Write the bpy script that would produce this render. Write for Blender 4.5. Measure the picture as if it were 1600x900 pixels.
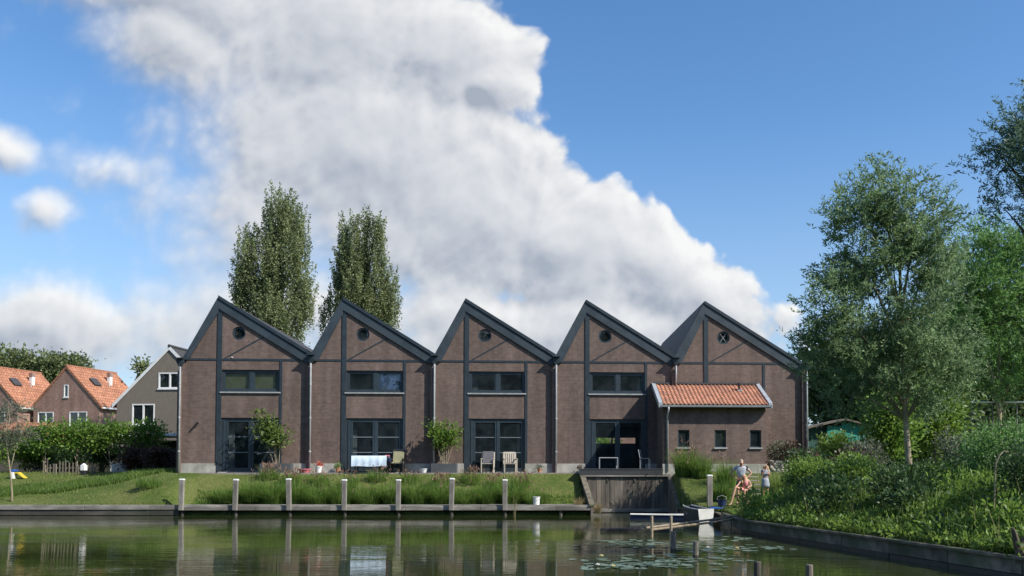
import bpy, bmesh, math, random
import numpy as np
from mathutils import Vector, Matrix
from mathutils.geometry import tessellate_polygon
for o in list(bpy.data.objects): bpy.data.objects.remove(o)
random.seed(7); RNG = np.random.default_rng(7)
scene = bpy.context.scene; COL = scene.collection
R = math.radians
# ------------------------------------------------------------------ camera
# The photograph is the upper left part of a larger frame: focal length 1372 px, principal point (913, 690), tilt 2 degrees.
F, PX, PY, PITCH, CAMH = 1372.0, 913.0, 690.0, R(2.0), 1.75
cam = bpy.data.cameras.new('camera'); camo = bpy.data.objects.new('camera', cam); COL.objects.link(camo)
camo.location = (0, 0, CAMH); camo.rotation_euler = (R(90) + PITCH, 0, 0)
cam.sensor_fit = 'HORIZONTAL'; cam.sensor_width = 36; cam.lens = F / 1600 * 36
cam.shift_x = (800 - PX) / 1600; cam.shift_y = (PY - 450) / 1600
cam.clip_start = .1; cam.clip_end = 6000
scene.camera = camo
def at(px, py, Y):
    """point at depth Y that a measured position in the photograph corresponds to"""
    a = (px - PX) / F; b = (PY - py) / F
    d = (a, math.cos(PITCH) - b * math.sin(PITCH), math.sin(PITCH) + b * math.cos(PITCH)); t = Y / d[1]
    return Vector((a * t, Y, CAMH + d[2] * t))
# ------------------------------------------------------------------ sun and sky
TH = math.atan(.059)                                  # turn of the facade
ux, uy = math.cos(TH), math.sin(TH)                   # along the facade, to the right
nx, ny = math.sin(TH), -math.cos(TH)                  # out of the facade
SUNV = Vector((1.74 * ux + nx, 1.74 * uy + ny, 1.70)).normalized()
SUN_EL = math.asin(SUNV.z); SUN_AZ = math.atan2(SUNV.x, SUNV.y)
sun = bpy.data.lights.new('sun', 'SUN'); sun.energy = 4.6; sun.angle = R(.5); sun.color = (1, .95, .86)
suno = bpy.data.objects.new('sun', sun); COL.objects.link(suno); suno.location = (20, -20, 40)
suno.rotation_euler = (-SUNV).to_track_quat('-Z', 'Y').to_euler()
scene.view_settings.view_transform = 'Standard'; scene.view_settings.look = 'None'
scene.view_settings.gamma = 1; scene.view_settings.use_curve_mapping = False
scene.view_settings.exposure = 0.4
SKY_STRENGTH = .12

class NT:
    """small helper to write node trees"""
    def __init__(s, nt): s.nt = nt; s.n = nt.nodes; s.l = nt.links
    def put(s, sock, v):
        if isinstance(v, bpy.types.NodeSocket): s.l.new(v, sock)
        elif v is not None:
            if hasattr(sock.default_value, '__len__') and not hasattr(v, '__len__'): v = [v] * len(sock.default_value)
            sock.default_value = v
    def node(s, t, ins=None, **kw):
        n = s.n.new(t)
        for k, v in kw.items(): setattr(n, k, v)
        for k, v in (ins or {}).items(): s.put(n.inputs[k], v)
        return n
    def m(s, op, a, b=None, c=None, clamp=False):
        n = s.n.new('ShaderNodeMath'); n.operation = op; n.use_clamp = clamp
        s.put(n.inputs[0], a); s.put(n.inputs[1], b)
        if c is not None: s.put(n.inputs[2], c)
        return n.outputs[0]
    def v(s, op, a, b=None, out=0):
        n = s.n.new('ShaderNodeVectorMath'); n.operation = op
        s.put(n.inputs[0], a)
        if b is not None: s.put(n.inputs['Scale' if op == 'SCALE' else 1], b)
        return n.outputs['Value'] if op in ('LENGTH', 'DOT_PRODUCT', 'DISTANCE') else n.outputs[0]
    def ramp(s, x, lo, hi, a=0., b=1., kind='SMOOTHSTEP'):
        n = s.n.new('ShaderNodeMapRange'); n.interpolation_type = kind
        s.put(n.inputs[0], x); s.put(n.inputs[1], lo); s.put(n.inputs[2], hi); s.put(n.inputs[3], a); s.put(n.inputs[4], b)
        return n.outputs[0]
    def mix(s, f, a, b, blend='MIX'):
        n = s.n.new('ShaderNodeMix'); n.data_type = 'RGBA'; n.blend_type = blend
        s.put(n.inputs[0], f)
        for i, x in ((6, a), (7, b)):
            if isinstance(x, (tuple, list)) and len(x) == 3: x = (*x, 1)
            s.put(n.inputs[i], x)
        return n.outputs[2]
    def noise(s, vec, scale, detail=4, rough=.55, out=0, dist=0., dim='3D'):
        n = s.node('ShaderNodeTexNoise', noise_dimensions=dim, ins={'Scale': scale, 'Detail': detail, 'Roughness': rough, 'Distortion': dist})
        if vec is not None: s.l.new(vec, n.inputs['Vector'])
        return n.outputs[out]

def make_world():
    w = bpy.data.worlds.new('World'); scene.world = w; w.use_nodes = True
    t = NT(w.node_tree); t.n.clear()
    sky = t.node('ShaderNodeTexSky', sky_type='NISHITA', sun_disc=False, sun_elevation=SUN_EL, sun_rotation=SUN_AZ,
                 altitude=0, air_density=1.0, dust_density=.35, ozone_density=3.2)
    geo = t.node('ShaderNodeTexCoord')
    d = t.v('NORMALIZE', geo.outputs['Generated'])
    sep = t.node('ShaderNodeSeparateXYZ', {0: d}); X, Y, Z = sep.outputs
    Yc = t.m('MAXIMUM', Y, .05)
    P = t.node('ShaderNodeCombineXYZ', {0: t.m('DIVIDE', X, Yc), 1: t.m('DIVIDE', Z, Yc), 2: 0.}).outputs[0]
    # cumulus field: a group of swelling lobes, broken up by warped noise
    lobes = [  # centre and radii measured in the photograph, turn, weight
        (110, -30, 200, 56, 18, .82), (260, -30, 330, 110, 18, 1.0), (270, 60, 190, 110, 38, .92), (520, 60, 300, 180, 12, 1.0), (690, 90, 165, 125, 0, 1.0), (770, 130, 85, 62, 0, .95), (560, 240, 330, 200, 12, 1.05),
        (740, 330, 270, 170, 20, 1.05), (880, 378, 215, 125, 22, 1.0), (1010, 408, 170, 98, 24, 1.0), (1100, 455, 130, 72, 22, .95),
        (400, 340, 230, 140, 0, .66), (5, 232, 80, 44, 25, .72), (72, 332, 60, 42, -8, .72), (200, 262, 160, 52, 8, .42),
        (60, 510, 280, 84, 6, .95), (860, 515, 520, 105, 2, .68), (1110, 8, 60, 22, 0, .25), (380, 500, 320, 100, 0, .74)]
    g = bpy.data.node_groups.new('cloud_field', 'ShaderNodeTree')
    g.interface.new_socket('P', in_out='INPUT', socket_type='NodeSocketVector')
    g.interface.new_socket('F', in_out='OUTPUT', socket_type='NodeSocketFloat')
    q = NT(g); gi = q.n.new('NodeGroupInput'); go = q.n.new('NodeGroupOutput')
    p0 = gi.outputs[0]
    w1 = q.v('SCALE', q.v('SUBTRACT', q.noise(p0, 7., 2, .5, out=1, dim='2D'), (.5, .5, .5)), .040)
    p1 = q.v('ADD', p0, w1)
    p1 = q.v('ADD', q.v('MULTIPLY', p1, (1, 1, 0)), (0, 0, 1))
    f = None
    for (cx, cy, rx, ry, rot, wt) in lobes:
        c = at(cx, cy, 1.0); cu, cv = c.x, c.z - CAMH; cs, sn = math.cos(R(-rot)), math.sin(R(-rot)); ru, rv = rx / F, ry / F
        d1 = q.v('DOT_PRODUCT', p1, (cs / ru, sn / ru, -(cs * cu + sn * cv) / ru))
        d2 = q.v('DOT_PRODUCT', p1, (-sn / rv, cs / rv, -(-sn * cu + cs * cv) / rv))
        ln = q.m('SQRT', q.m('MULTIPLY_ADD', d1, d1, q.m('MULTIPLY', d2, d2)))
        b = q.m('MULTIPLY_ADD', ln, -1.7 * wt, 2.1 * wt)
        f = b if f is None else q.m('SMOOTH_MAX', f, b, .22)
    f = q.m('MAXIMUM', f, 0.)
    n1 = q.noise(p1, 6., 8, .60, dim='2D')
    vo = q.node('ShaderNodeTexVoronoi', {'Scale': 13., 'Detail': 2.4, 'Roughness': .62, 'Lacunarity': 2.3}, voronoi_dimensions='2D', feature='SMOOTH_F1'); q.l.new(p1, vo.inputs['Vector'])
    puff = q.m('MULTIPLY', q.m('SUBTRACT', .45, vo.outputs['Distance']), .52)
    f = q.m('ADD', f, q.m('ADD', q.m('MULTIPLY', q.m('SUBTRACT', n1, .5), .80), puff))
    q.l.new(f, go.inputs[0])
    def field(p):
        n = t.n.new('ShaderNodeGroup'); n.node_tree = g; t.l.new(p, n.inputs[0]); return n.outputs[0]
    F0 = field(P); F1 = field(t.v('ADD', P, (.011, .016, 0.)))
    sp = t.node('ShaderNodeSeparateXYZ', {0: P})
    soft = t.ramp(sp.outputs[0], -.42, -.02, .85, .17)           # ragged thin edge on the left, crisp billows on the right
    dens = t.ramp(F0, t.m('SUBTRACT', .36, t.m('MULTIPLY', soft, .55)), t.m('ADD', .36, soft))
    front = t.ramp(Y, .25, .5)
    dens = t.m('MULTIPLY', dens, front)
    # the same kind of cloud scattered over the rest of the sky
    gen = t.noise(d, 3.1, 5, .58); gd = t.m('MULTIPLY', t.ramp(gen, .52, .68), t.m('MULTIPLY', t.m('SUBTRACT', 1., t.ramp(Y, .35, .62)), t.ramp(Z, .0, .12)))
    lit = t.m('ADD', .56, t.m('MULTIPLY', t.m('SUBTRACT', F0, F1), t.ramp(F0, .5, 1.7, .85, .46)))
    thick = t.ramp(F0, .5, 2.0, 0., .20)
    low = t.ramp(sp.outputs[1], .16, .34, -.02, .0)
    lit = t.m('ADD', t.m('SUBTRACT', lit, thick), low, clamp=True)
    cr = t.node('ShaderNodeValToRGB', {0: lit}); e = cr.color_ramp.elements
    e[0].position = .10; e[0].color = (2.5, 2.8, 3.3, 1); e[1].position = .95; e[1].color = (6.1, 6.1, 6.0, 1)
    e2 = e.new(.42); e2.color = (3.95, 4.1, 4.4, 1)
    cloud = t.mix(t.ramp(gd, 0., 1.), cr.outputs[0], (4.0, 4.1, 4.3))
    hs = t.node('ShaderNodeHueSaturation', {'Hue': .5, 'Saturation': 1.17, 'Value': 1.18, 'Color': sky.outputs[0]})
    # thin veil towards the horizon
    veil = t.ramp(Z, .40, .02, 0., .62)
    base = t.mix(veil, hs.outputs[0], (2.9, 3.75, 4.9))
    col = t.mix(t.m('MAXIMUM', t.m('MULTIPLY', dens, .96), gd), base, cloud)
    bg = t.node('ShaderNodeBackground', {'Color': col, 'Strength': SKY_STRENGTH})
    out = t.n.new('ShaderNodeOutputWorld'); t.l.new(bg.outputs[0], out.inputs[0])
make_world()
scene.world.cycles.sampling_method = 'MANUAL'; scene.world.cycles.sample_map_resolution = 256
scene.render.engine = 'CYCLES'; cy = scene.cycles
cy.max_bounces = 6; cy.diffuse_bounces = 2; cy.glossy_bounces = 3; cy.transmission_bounces = 3; cy.transparent_max_bounces = 10
cy.caustics_reflective = False; cy.caustics_refractive = False

# ------------------------------------------------------------------ materials
MATS = {}
def principled(name):
    m = bpy.data.materials.new(name); m.use_nodes = True; t = NT(m.node_tree); t.n.clear()
    out = t.n.new('ShaderNodeOutputMaterial'); b = t.n.new('ShaderNodeBsdfPrincipled'); t.l.new(b.outputs[0], out.inputs[0])
    MATS[name] = m
    return m, t, b, out
def simple(name, c, rough=.6, var=.25, scale=6., bump=.0, metal=0., spec=.5, stretch=(1, 1, 1), rnd=0., c2=None):
    """surface with uneven tone, an optional second colour in patches and fine relief"""
    m, t, b, out = principled(name)
    tc = t.node('ShaderNodeTexCoord')
    mp = t.node('ShaderNodeMapping', {'Scale': stretch}); t.l.new(tc.outputs['Object'], mp.inputs[0])
    n = t.noise(mp.outputs[0], scale, 6, .6)
    lo = tuple(x * (1 - var) for x in c); hi = tuple(min(1, x * (1 + var)) for x in c)
    col = t.mix(t.ramp(n, .3, .7), lo, hi)
    if c2: col = t.mix(t.ramp(t.noise(mp.outputs[0], scale * .37, 5, .6), .48, .66), col, c2)
    if rnd:
        oi = t.n.new('ShaderNodeObjectInfo')
        hsv = t.node('ShaderNodeHueSaturation', {'Color': col, 'Value': t.ramp(oi.outputs['Random'], 0, 1, 1 - rnd, 1 + rnd, 'LINEAR')}); col = hsv.outputs[0]
    t.put(b.inputs['Base Color'], col); b.inputs['Roughness'].default_value = rough; b.inputs['Metallic'].default_value = metal
    b.inputs['Specular IOR Level'].default_value = spec
    if bump:
        bn = t.node('ShaderNodeBump', {'Strength': bump, 'Distance': .02, 'Height': n}); t.l.new(bn.outputs[0], b.inputs['Normal'])
    return m
def brick(name, c1, c2, mortar, bw=.22, bh=.065):
    m, t, b, out = principled(name)
    tc = t.node('ShaderNodeTexCoord'); s = t.node('ShaderNodeSeparateXYZ', {0: tc.outputs['Object']})
    v = t.node('ShaderNodeCombineXYZ', {0: t.m('ADD', s.outputs[0], s.outputs[1]), 1: s.outputs[2], 2: 0.})
    br = t.node('ShaderNodeTexBrick', {'Vector': v.outputs[0], 'Color1': (*c1, 1), 'Color2': (*c2, 1), 'Mortar': (*mortar, 1), 'Scale': 1.,
                                       'Mortar Size': .009 if bh < .1 else .028, 'Mortar Smooth': .3, 'Bias': 0., 'Brick Width': bw, 'Row Height': bh})
    n = t.noise(tc.outputs['Object'], .55, 6, .62)
    st = t.node('ShaderNodeMapping', {'Scale': (2.2, 2.2, .22)}); t.l.new(tc.outputs['Object'], st.inputs[0])
    n2 = t.noise(st.outputs[0], 1.0, 5, .6)
    fine = t.noise(v.outputs[0], 5., 3, .7)
    k = t.m('MULTIPLY', t.m('MULTIPLY', t.ramp(n, .3, .72, .88, 1.10), t.ramp(n2, .3, .7, .82, 1.12)), t.ramp(fine, .3, .7, .86, 1.14))
    hs = t.node('ShaderNodeHueSaturation', {'Color': br.outputs[0], 'Value': k}); t.l.new(hs.outputs[0], b.inputs['Base Color'])
    b.inputs['Roughness'].default_value = .85; b.inputs['Specular IOR Level'].default_value = .25
    bn = t.node('ShaderNodeBump', {'Strength': .5, 'Distance': .01, 'Height': t.m('SUBTRACT', 1., br.outputs[1])}); t.l.new(bn.outputs[0], b.inputs['Normal'])
    return m
def leafmat(name, dark, light, trans=.35, rough=.5):
    """leaf: tone varies from leaf to leaf (mesh attribute tint), some light passes through"""
    m, t, b, out = principled(name)
    a = t.node('ShaderNodeAttribute', attribute_name='tint')
    col = t.mix(a.outputs['Fac'], dark, light)
    t.l.new(col, b.inputs['Base Color']); b.inputs['Roughness'].default_value = rough; b.inputs['Specular IOR Level'].default_value = .35
    tr = t.node('ShaderNodeBsdfTranslucent'); t.l.new(t.mix(.5, col, tuple(min(1, x * 1.7) for x in light)), tr.inputs[0])
    mx = t.node('ShaderNodeMixShader', {0: trans}); t.l.new(b.outputs[0], mx.inputs[1]); t.l.new(tr.outputs[0], mx.inputs[2])
    t.l.new(mx.outputs[0], out.inputs[0])
    return m
def glassmat(name, tint, refl):
    m, t, b, out = principled(name); t.n.remove(b)
    ge = t.node('ShaderNodeNewGeometry'); cs = t.m('ABSOLUTE', t.v('DOT_PRODUCT', ge.outputs['Incoming'], ge.outputs['Normal']))
    fr = t.m('MULTIPLY_ADD', t.m('POWER', t.m('SUBTRACT', 1., cs), 5.), .95, .045)
    gl = t.node('ShaderNodeBsdfGlossy', {'Color': (.95, .97, 1, 1), 'Roughness': .004})
    tc = t.node('ShaderNodeTexCoord')
    bn = t.node('ShaderNodeBump', {'Strength': .06, 'Distance': .05, 'Height': t.noise(tc.outputs['Object'], 1.4, 2, .5)}); t.l.new(bn.outputs[0], gl.inputs['Normal'])
    tr = t.node('ShaderNodeBsdfTransparent', {'Color': (*tint, 1)})
    du = t.node('ShaderNodeBsdfDiffuse', {'Color': (.30, .40, .46, 1)}); dm = t.node('ShaderNodeMixShader', {0: t.ramp(t.noise(tc.outputs['Object'], 2.2, 4, .6), .3, .7, .028, .075)}); t.l.new(tr.outputs[0], dm.inputs[1]); t.l.new(du.outputs[0], dm.inputs[2])
    mx = t.node('ShaderNodeMixShader', {0: t.m('MULTIPLY', fr, refl, clamp=True)}); t.l.new(dm.outputs[0], mx.inputs[1]); t.l.new(gl.outputs[0], mx.inputs[2])
    t.l.new(mx.outputs[0], out.inputs[0])
    return m
M = MATS
brick('brick_brown', (.182, .126, .106), (.152, .105, .089), (.162, .134, .116))
brick('brick_red', (.37, .215, .17), (.31, .175, .14), (.33, .26, .22))
simple('steel_blue', (.028, .041, .052), .45, .18, 3., 0)
simple('barge_blue', (.037, .052, .065), .5, .22, 2., 0, c2=(.047, .062, .074))
simple('frame_blue', (.034, .050, .062), .42, .12, 4.)
simple('zinc', (.46, .47, .48), .5, .15, 5., metal=.15)
simple('zinc_pale', (.40, .43, .46), .5, .15, 4., metal=.2)
simple('concrete', (.37, .36, .32), .85, .2, 3., .3, c2=(.27, .27, .22))
simple('sill_stone', (.33, .34, .34), .7, .15, 5.)
simple('slate', (.052, .050, .052), .7, .3, 8., .3)
simple('terracotta', (.45, .215, .135), .8, .3, 5., .2, c2=(.33, .165, .115), spec=.25)
brick('terracotta_far', (.47, .225, .135), (.38, .17, .10), (.24, .105, .065), .26, .24)
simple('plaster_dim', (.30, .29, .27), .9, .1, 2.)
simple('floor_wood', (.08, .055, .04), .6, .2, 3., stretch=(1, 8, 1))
simple('blind', (.19, .185, .085), .9, .12, 9., stretch=(9, 1, .4))
simple('blind_blue', (.055, .10, .24), .9, .15, 5.)
simple('bar_grey', (.17, .20, .225), .5, .1, 5.)
simple('white_paint', (.78, .78, .76), .5, .07, 3.)
simple('cladding', (.195, .165, .130), .8, .2, 4., .2, stretch=(8, 8, .5))
simple('wood_grey', (.235, .215, .19), .85, .34, 5., .5, stretch=(1, 1, .25), rnd=.22, c2=(.15, .135, .115))
simple('wood_plank', (.165, .142, .115), .85, .34, 5., .5, stretch=(1, 1, .22), rnd=.24, c2=(.10, .088, .072))
simple('wood_grey_x', (.27, .25, .22), .85, .34, 5., .5, stretch=(.25, 1, 1), rnd=.2, c2=(.16, .145, .125))
simple('wood_dark', (.075, .066, .055), .8, .35, 4., .5, stretch=(.3, .3, 1), rnd=.2, c2=(.045, .05, .035))
simple('wood_wet', (.035, .033, .028), .5, .3, 4., .4)
simple('wood_bank', (.150, .128, .096), .85, .4, 3., .5, rnd=.25, c2=(.075, .085, .045))
simple('deck_dark', (.05, .052, .056), .7, .2, 4., .2, stretch=(.2, 2, 2), rnd=.15)
simple('wood_tan', (.27, .215, .15), .8, .25, 6., .3, rnd=.15)
simple('teak', (.46, .41, .34), .8, .2, 8., .2)
simple('planter_grey', (.075, .082, .09), .6, .15, 3.)
simple('cushion', (.12, .115, .13), .95, .15, 8.)
simple('cushion_olive', (.27, .26, .15), .95, .2, 8.)
simple('cloth_blue', (.60, .72, .84), .9, .12, 7., c2=(.74, .80, .86))
simple('blue_plastic', (.03, .10, .34), .35, .1, 3.)
simple('navy_plastic', (.02, .035, .10), .4, .1, 3.)
simple('yellow_plastic', (.72, .52, .06), .4, .1, 3.)
simple('white_plastic', (.80, .80, .78), .4, .05, 4.)
simple('black_plastic', (.02, .02, .022), .5, .1, 4.)
simple('pink_plastic', (.62, .18, .22), .5, .1, 4.)
simple('terracotta_pot', (.42, .20, .11), .8, .15, 5.)
simple('boat_dark', (.05, .052, .05), .6, .25, 3.)
simple('boat_white', (.74, .74, .70), .5, .12, 3., c2=(.60, .60, .55))
simple('paving', (.27, .235, .205), .9, .25, 3., .3)
simple('stone_pale', (.42, .40, .36), .9, .25, 4., .5, rnd=.2)
simple('bark', (.115, .092, .066), .9, .35, 6., .6, stretch=(1, 1, .25))
simple('bark_pale', (.30, .25, .17), .9, .3, 6., .5, stretch=(1, 1, .3))
simple('dead_wood', (.42, .38, .31), .9, .25, 8., .4)
simple('shed_green', (.035, .30, .23), .7, .2, 3., .2, stretch=(6, 6, .4))
simple('shed_dark', (.035, .105, .085), .7, .2, 3., .2, stretch=(6, 6, .4))
simple('roof_felt', (.16, .14, .115), .95, .25, 4., .3)
simple('hedge_dark_wall', (.06, .05, .042), .9, .2, 3.)
simple('skin', (.52, .29, .20), .55, .06, 8.)
simple('hair_blonde', (.50, .36, .18), .7, .25, 30.)
simple('hair_grey', (.34, .28, .22), .7, .25, 30.)
simple('shirt_grey', (.46, .50, .56), .9, .1, 9.)
simple('shorts_dark', (.035, .035, .045), .9, .1, 9.)
simple('pink_cloth', (.66, .27, .28), .9, .12, 9.)
simple('maroon_cloth', (.15, .03, .05), .9, .12, 9.)
simple('dress_grey', (.30, .33, .38), .9, .12, 9.)
simple('bag_beige', (.42, .36, .28), .9, .15, 9.)
simple('lily_white', (.86, .86, .78), .6, .04, 9.)
simple('lily_yellow', (.78, .74, .42), .6, .06, 9.)
glassmat('glass', (.62, .68, .68), 2.0)
glassmat('glass_clear', (.85, .88, .88), 1.2)
leafmat('leaf_poplar', (.085, .115, .052), (.290, .330, .150), .30)
leafmat('leaf_willow', (.050, .098, .042), (.255, .365, .170), .34)
leafmat('leaf_willow_green', (0.050, 0.117, 0.036), (0.205, 0.371, 0.108), .35)
leafmat('leaf_willow_dark', (0.036, 0.081, 0.051), (0.135, 0.216, 0.135), .3)
leafmat('leaf_dark', (0.018, 0.040, 0.016), (0.078, 0.148, 0.049), .25)
leafmat('leaf_far', (0.085, 0.116, 0.049), (0.198, 0.235, 0.098), .25)
leafmat('leaf_wood', (.030, .055, .020), (.105, .165, .055), .3)
leafmat('leaf_fresh', (0.052, 0.109, 0.021), (0.213, 0.338, 0.062), .4)
leafmat('leaf_bush', (.042, .095, .018), (.235, .350, .066), .36)
leafmat('leaf_fig', (.05, .09, .02), (.22, .29, .08), .4)
leafmat('leaf_maroon', (.035, .020, .016), (.11, .060, .045), .25)
leafmat('leaf_greyish', (.07, .085, .055), (.20, .215, .15), .25)
leafmat('grass_blade', (.055, .105, .020), (.225, .320, .070), .4)
leafmat('grass_lawn', (0.086, 0.138, 0.028), (0.276, 0.333, 0.092), .35)
leafmat('grass_tall', (.050, .105, .020), (.215, .330, .070), .4)
leafmat('grass_dry', (.22, .17, .08), (.42, .34, .18), .3)
leafmat('seed_head', (.17, .10, .075), (.36, .235, .17), .3)
leafmat('pink_petal', (.55, .20, .20), (.80, .42, .40), .3)
leafmat('red_petal', (.5, .06, .05), (.75, .2, .12), .3)
leafmat('lily_pad', (.075, .12, .075), (.20, .26, .19), .1, .28)

def ground_material():
    m, t, b, out = principled('ground_grass')
    tc = t.node('ShaderNodeTexCoord'); P = tc.outputs['Object']
    a = t.noise(P, .55, 6, .6); c = t.noise(P, 4.5, 5, .65); e = t.noise(P, 22., 3, .7)
    col = t.mix(t.ramp(a, .35, .66), (.085, .125, .028), (.170, .185, .060))
    col = t.mix(t.ramp(c, .5, .72), col, (.215, .195, .085))
    col = t.mix(t.ramp(e, .35, .75), t.mix(.5, col, (.04, .065, .015)), col)
    t.l.new(col, b.inputs['Base Color']); b.inputs['Roughness'].default_value = .95; b.inputs['Specular IOR Level'].default_value = .1
    bn = t.node('ShaderNodeBump', {'Strength': .8, 'Distance': .05, 'Height': e}); t.l.new(bn.outputs[0], b.inputs['Normal'])
ground_material()
def water_material():
    m, t, b, out = principled('water')
    tc = t.node('ShaderNodeTexCoord')
    mp = t.node('ShaderNodeMapping', {'Scale': (.55, 2.4, 1)}); t.l.new(tc.outputs['Object'], mp.inputs[0])
    mp2 = t.node('ShaderNodeMapping', {'Scale': (.12, .35, 1)}); t.l.new(tc.outputs['Object'], mp2.inputs[0])
    n1 = t.noise(mp.outputs[0], 1.6, 4, .5); patch = t.ramp(t.noise(mp2.outputs[0], 1., 3, .5), .42, .66, .25, 1.0)
    h = t.m('MULTIPLY', n1, patch)
    bn = t.node('ShaderNodeBump', {'Strength': .10, 'Distance': .12, 'Height': h}); t.l.new(bn.outputs[0], b.inputs['Normal'])
    dirt = t.noise(tc.outputs['Object'], .25, 4, .6)
    t.l.new(t.mix(t.ramp(dirt, .35, .7), (.026, .036, .010), (.040, .048, .015)), b.inputs['Base Color'])
    b.inputs['Roughness'].default_value = .018; b.inputs['IOR'].default_value = 1.333
water_material()

# ------------------------------------------------------------------ mesh helpers
class MB:
    def __init__(s): s.v = []; s.f = []
    def add(s, vs, fs):
        o = len(s.v); s.v += [tuple(v) for v in vs]; s.f += [tuple(i + o for i in f) for f in fs]; return s
    def box(s, x0, x1, y0, y1, z0, z1):
        return s.add([(x0, y0, z0), (x1, y0, z0), (x1, y1, z0), (x0, y1, z0), (x0, y0, z1), (x1, y0, z1), (x1, y1, z1), (x0, y1, z1)],
                     [(0, 3, 2, 1), (4, 5, 6, 7), (0, 1, 5, 4), (1, 2, 6, 5), (2, 3, 7, 6), (3, 0, 4, 7)])
    def bev(s, x0, x1, y0, y1, z0, z1, b=.01):
        """box with chamfered upright and top edges"""
        def ring(z, k): return [(x0 + k + b, y0 + k, z), (x1 - k - b, y0 + k, z), (x1 - k, y0 + k + b, z), (x1 - k, y1 - k - b, z), (x1 - k - b, y1 - k, z), (x0 + k + b, y1 - k, z), (x0 + k, y1 - k - b, z), (x0 + k, y0 + k + b, z)]
        v = ring(z0, 0) + ring(z1 - b, 0) + ring(z1, b)
        f = [tuple(range(7, -1, -1)), tuple(range(16, 24))]
        for r in (0, 8):
            for i in range(8): f.append((r + i, r + (i + 1) % 8, r + 8 + (i + 1) % 8, r + 8 + i))
        return s.add(v, f)
    def prism_y(s, poly, y0, y1):
        """polygon in x, z pushed from y0 to y1"""
        n = len(poly); v = [(x, y0, z) for x, z in poly] + [(x, y1, z) for x, z in poly]
        return s.add(v, [tuple(range(n)), tuple(range(2 * n - 1, n - 1, -1))] + [(i, i + n, (i + 1) % n + n, (i + 1) % n) for i in range(n)])
    def prism_x(s, poly, x0, x1):
        n = len(poly); v = [(x0, y, z) for y, z in poly] + [(x1, y, z) for y, z in poly]
        return s.add(v, [tuple(range(n)), tuple(range(2 * n - 1, n - 1, -1))] + [(i, i + n, (i + 1) % n + n, (i + 1) % n) for i in range(n)])
    def tube(s, pts, rad, n=6, cap=True):
        pts = [Vector(p) for p in pts]; rad = rad if hasattr(rad, '__len__') else [rad] * len(pts)
        o = len(s.v); ref = None
        for i, p in enumerate(pts):
            d = (pts[min(i + 1, len(pts) - 1)] - pts[max(i - 1, 0)]).normalized()
            if ref is None: ref = Vector((1, 0, 0)) if abs(d.x) < .8 else Vector((0, 1, 0))
            a = (ref - d * ref.dot(d)).normalized(); b = d.cross(a); ref = a
            for k in range(n):
                w = 2 * math.pi * k / n; s.v.append(tuple(p + (a * math.cos(w) + b * math.sin(w)) * rad[i]))
        for i in range(len(pts) - 1):
            for k in range(n): s.f.append((o + i * n + k, o + i * n + (k + 1) % n, o + (i + 1) * n + (k + 1) % n, o + (i + 1) * n + k))
        if cap: s.f.append(tuple(o + k for k in range(n - 1, -1, -1))); s.f.append(tuple(o + (len(pts) - 1) * n + k for k in range(n)))
        return s
    def lathe(s, prof, n=14, c=(0, 0, 0)):
        o = len(s.v)
        for r, z in prof:
            for k in range(n): w = 2 * math.pi * k / n; s.v.append((c[0] + r * math.cos(w), c[1] + r * math.sin(w), c[2] + z))
        for i in range(len(prof) - 1):
            for k in range(n): s.f.append((o + i * n + k, o + i * n + (k + 1) % n, o + (i + 1) * n + (k + 1) % n, o + (i + 1) * n + k))
        s.f.append(tuple(o + k for k in range(n - 1, -1, -1))); s.f.append(tuple(o + (len(prof) - 1) * n + k for k in range(n)))
        return s
    def ball(s, c, r, n=10, m=7):
        r = r if hasattr(r, '__len__') else (r, r, r); o = len(s.v)
        for i in range(1, m):
            th = math.pi * i / m
            for k in range(n): w = 2 * math.pi * k / n; s.v.append((c[0] + r[0] * math.sin(th) * math.cos(w), c[1] + r[1] * math.sin(th) * math.sin(w), c[2] + r[2] * math.cos(th)))
        t = len(s.v); s.v += [(c[0], c[1], c[2] + r[2]), (c[0], c[1], c[2] - r[2])]
        for i in range(m - 2):
            for k in range(n): s.f.append((o + i * n + k, o + (i + 1) * n + k, o + (i + 1) * n + (k + 1) % n, o + i * n + (k + 1) % n))
        for k in range(n): s.f.append((t, o + k, o + (k + 1) % n)); s.f.append((t + 1, o + (m - 2) * n + (k + 1) % n, o + (m - 2) * n + k))
        return s
    def build(s, name, mat, parent=None, origin=None, smooth=False):
        me = bpy.data.meshes.new(name)
        v = s.v if origin is None else [(a - origin[0], b - origin[1], c - origin[2]) for a, b, c in s.v]
        me.from_pydata(v, [], s.f); me.materials.append(M[mat])
        if smooth: me.shade_smooth()
        return link(name, me, parent)
def link(name, me, parent=None):
    o = bpy.data.objects.new(name, me); COL.objects.link(o)
    if parent: o.parent = parent
    return o
def tag(o, label=None, cat=None, group=None, kind=None):
    if label: o['label'] = label
    if cat: o['category'] = cat
    if group: o['group'] = group
    if kind: o['kind'] = kind
    return o
def thing(name, label, cat, loc=(0, 0, 0), rz=0., group=None):
    o = bpy.data.objects.new(name, None); COL.objects.link(o); o.location = loc; o.rotation_euler = (0, 0, rz); o.empty_display_size = .2
    return tag(o, label, cat, group)
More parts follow.
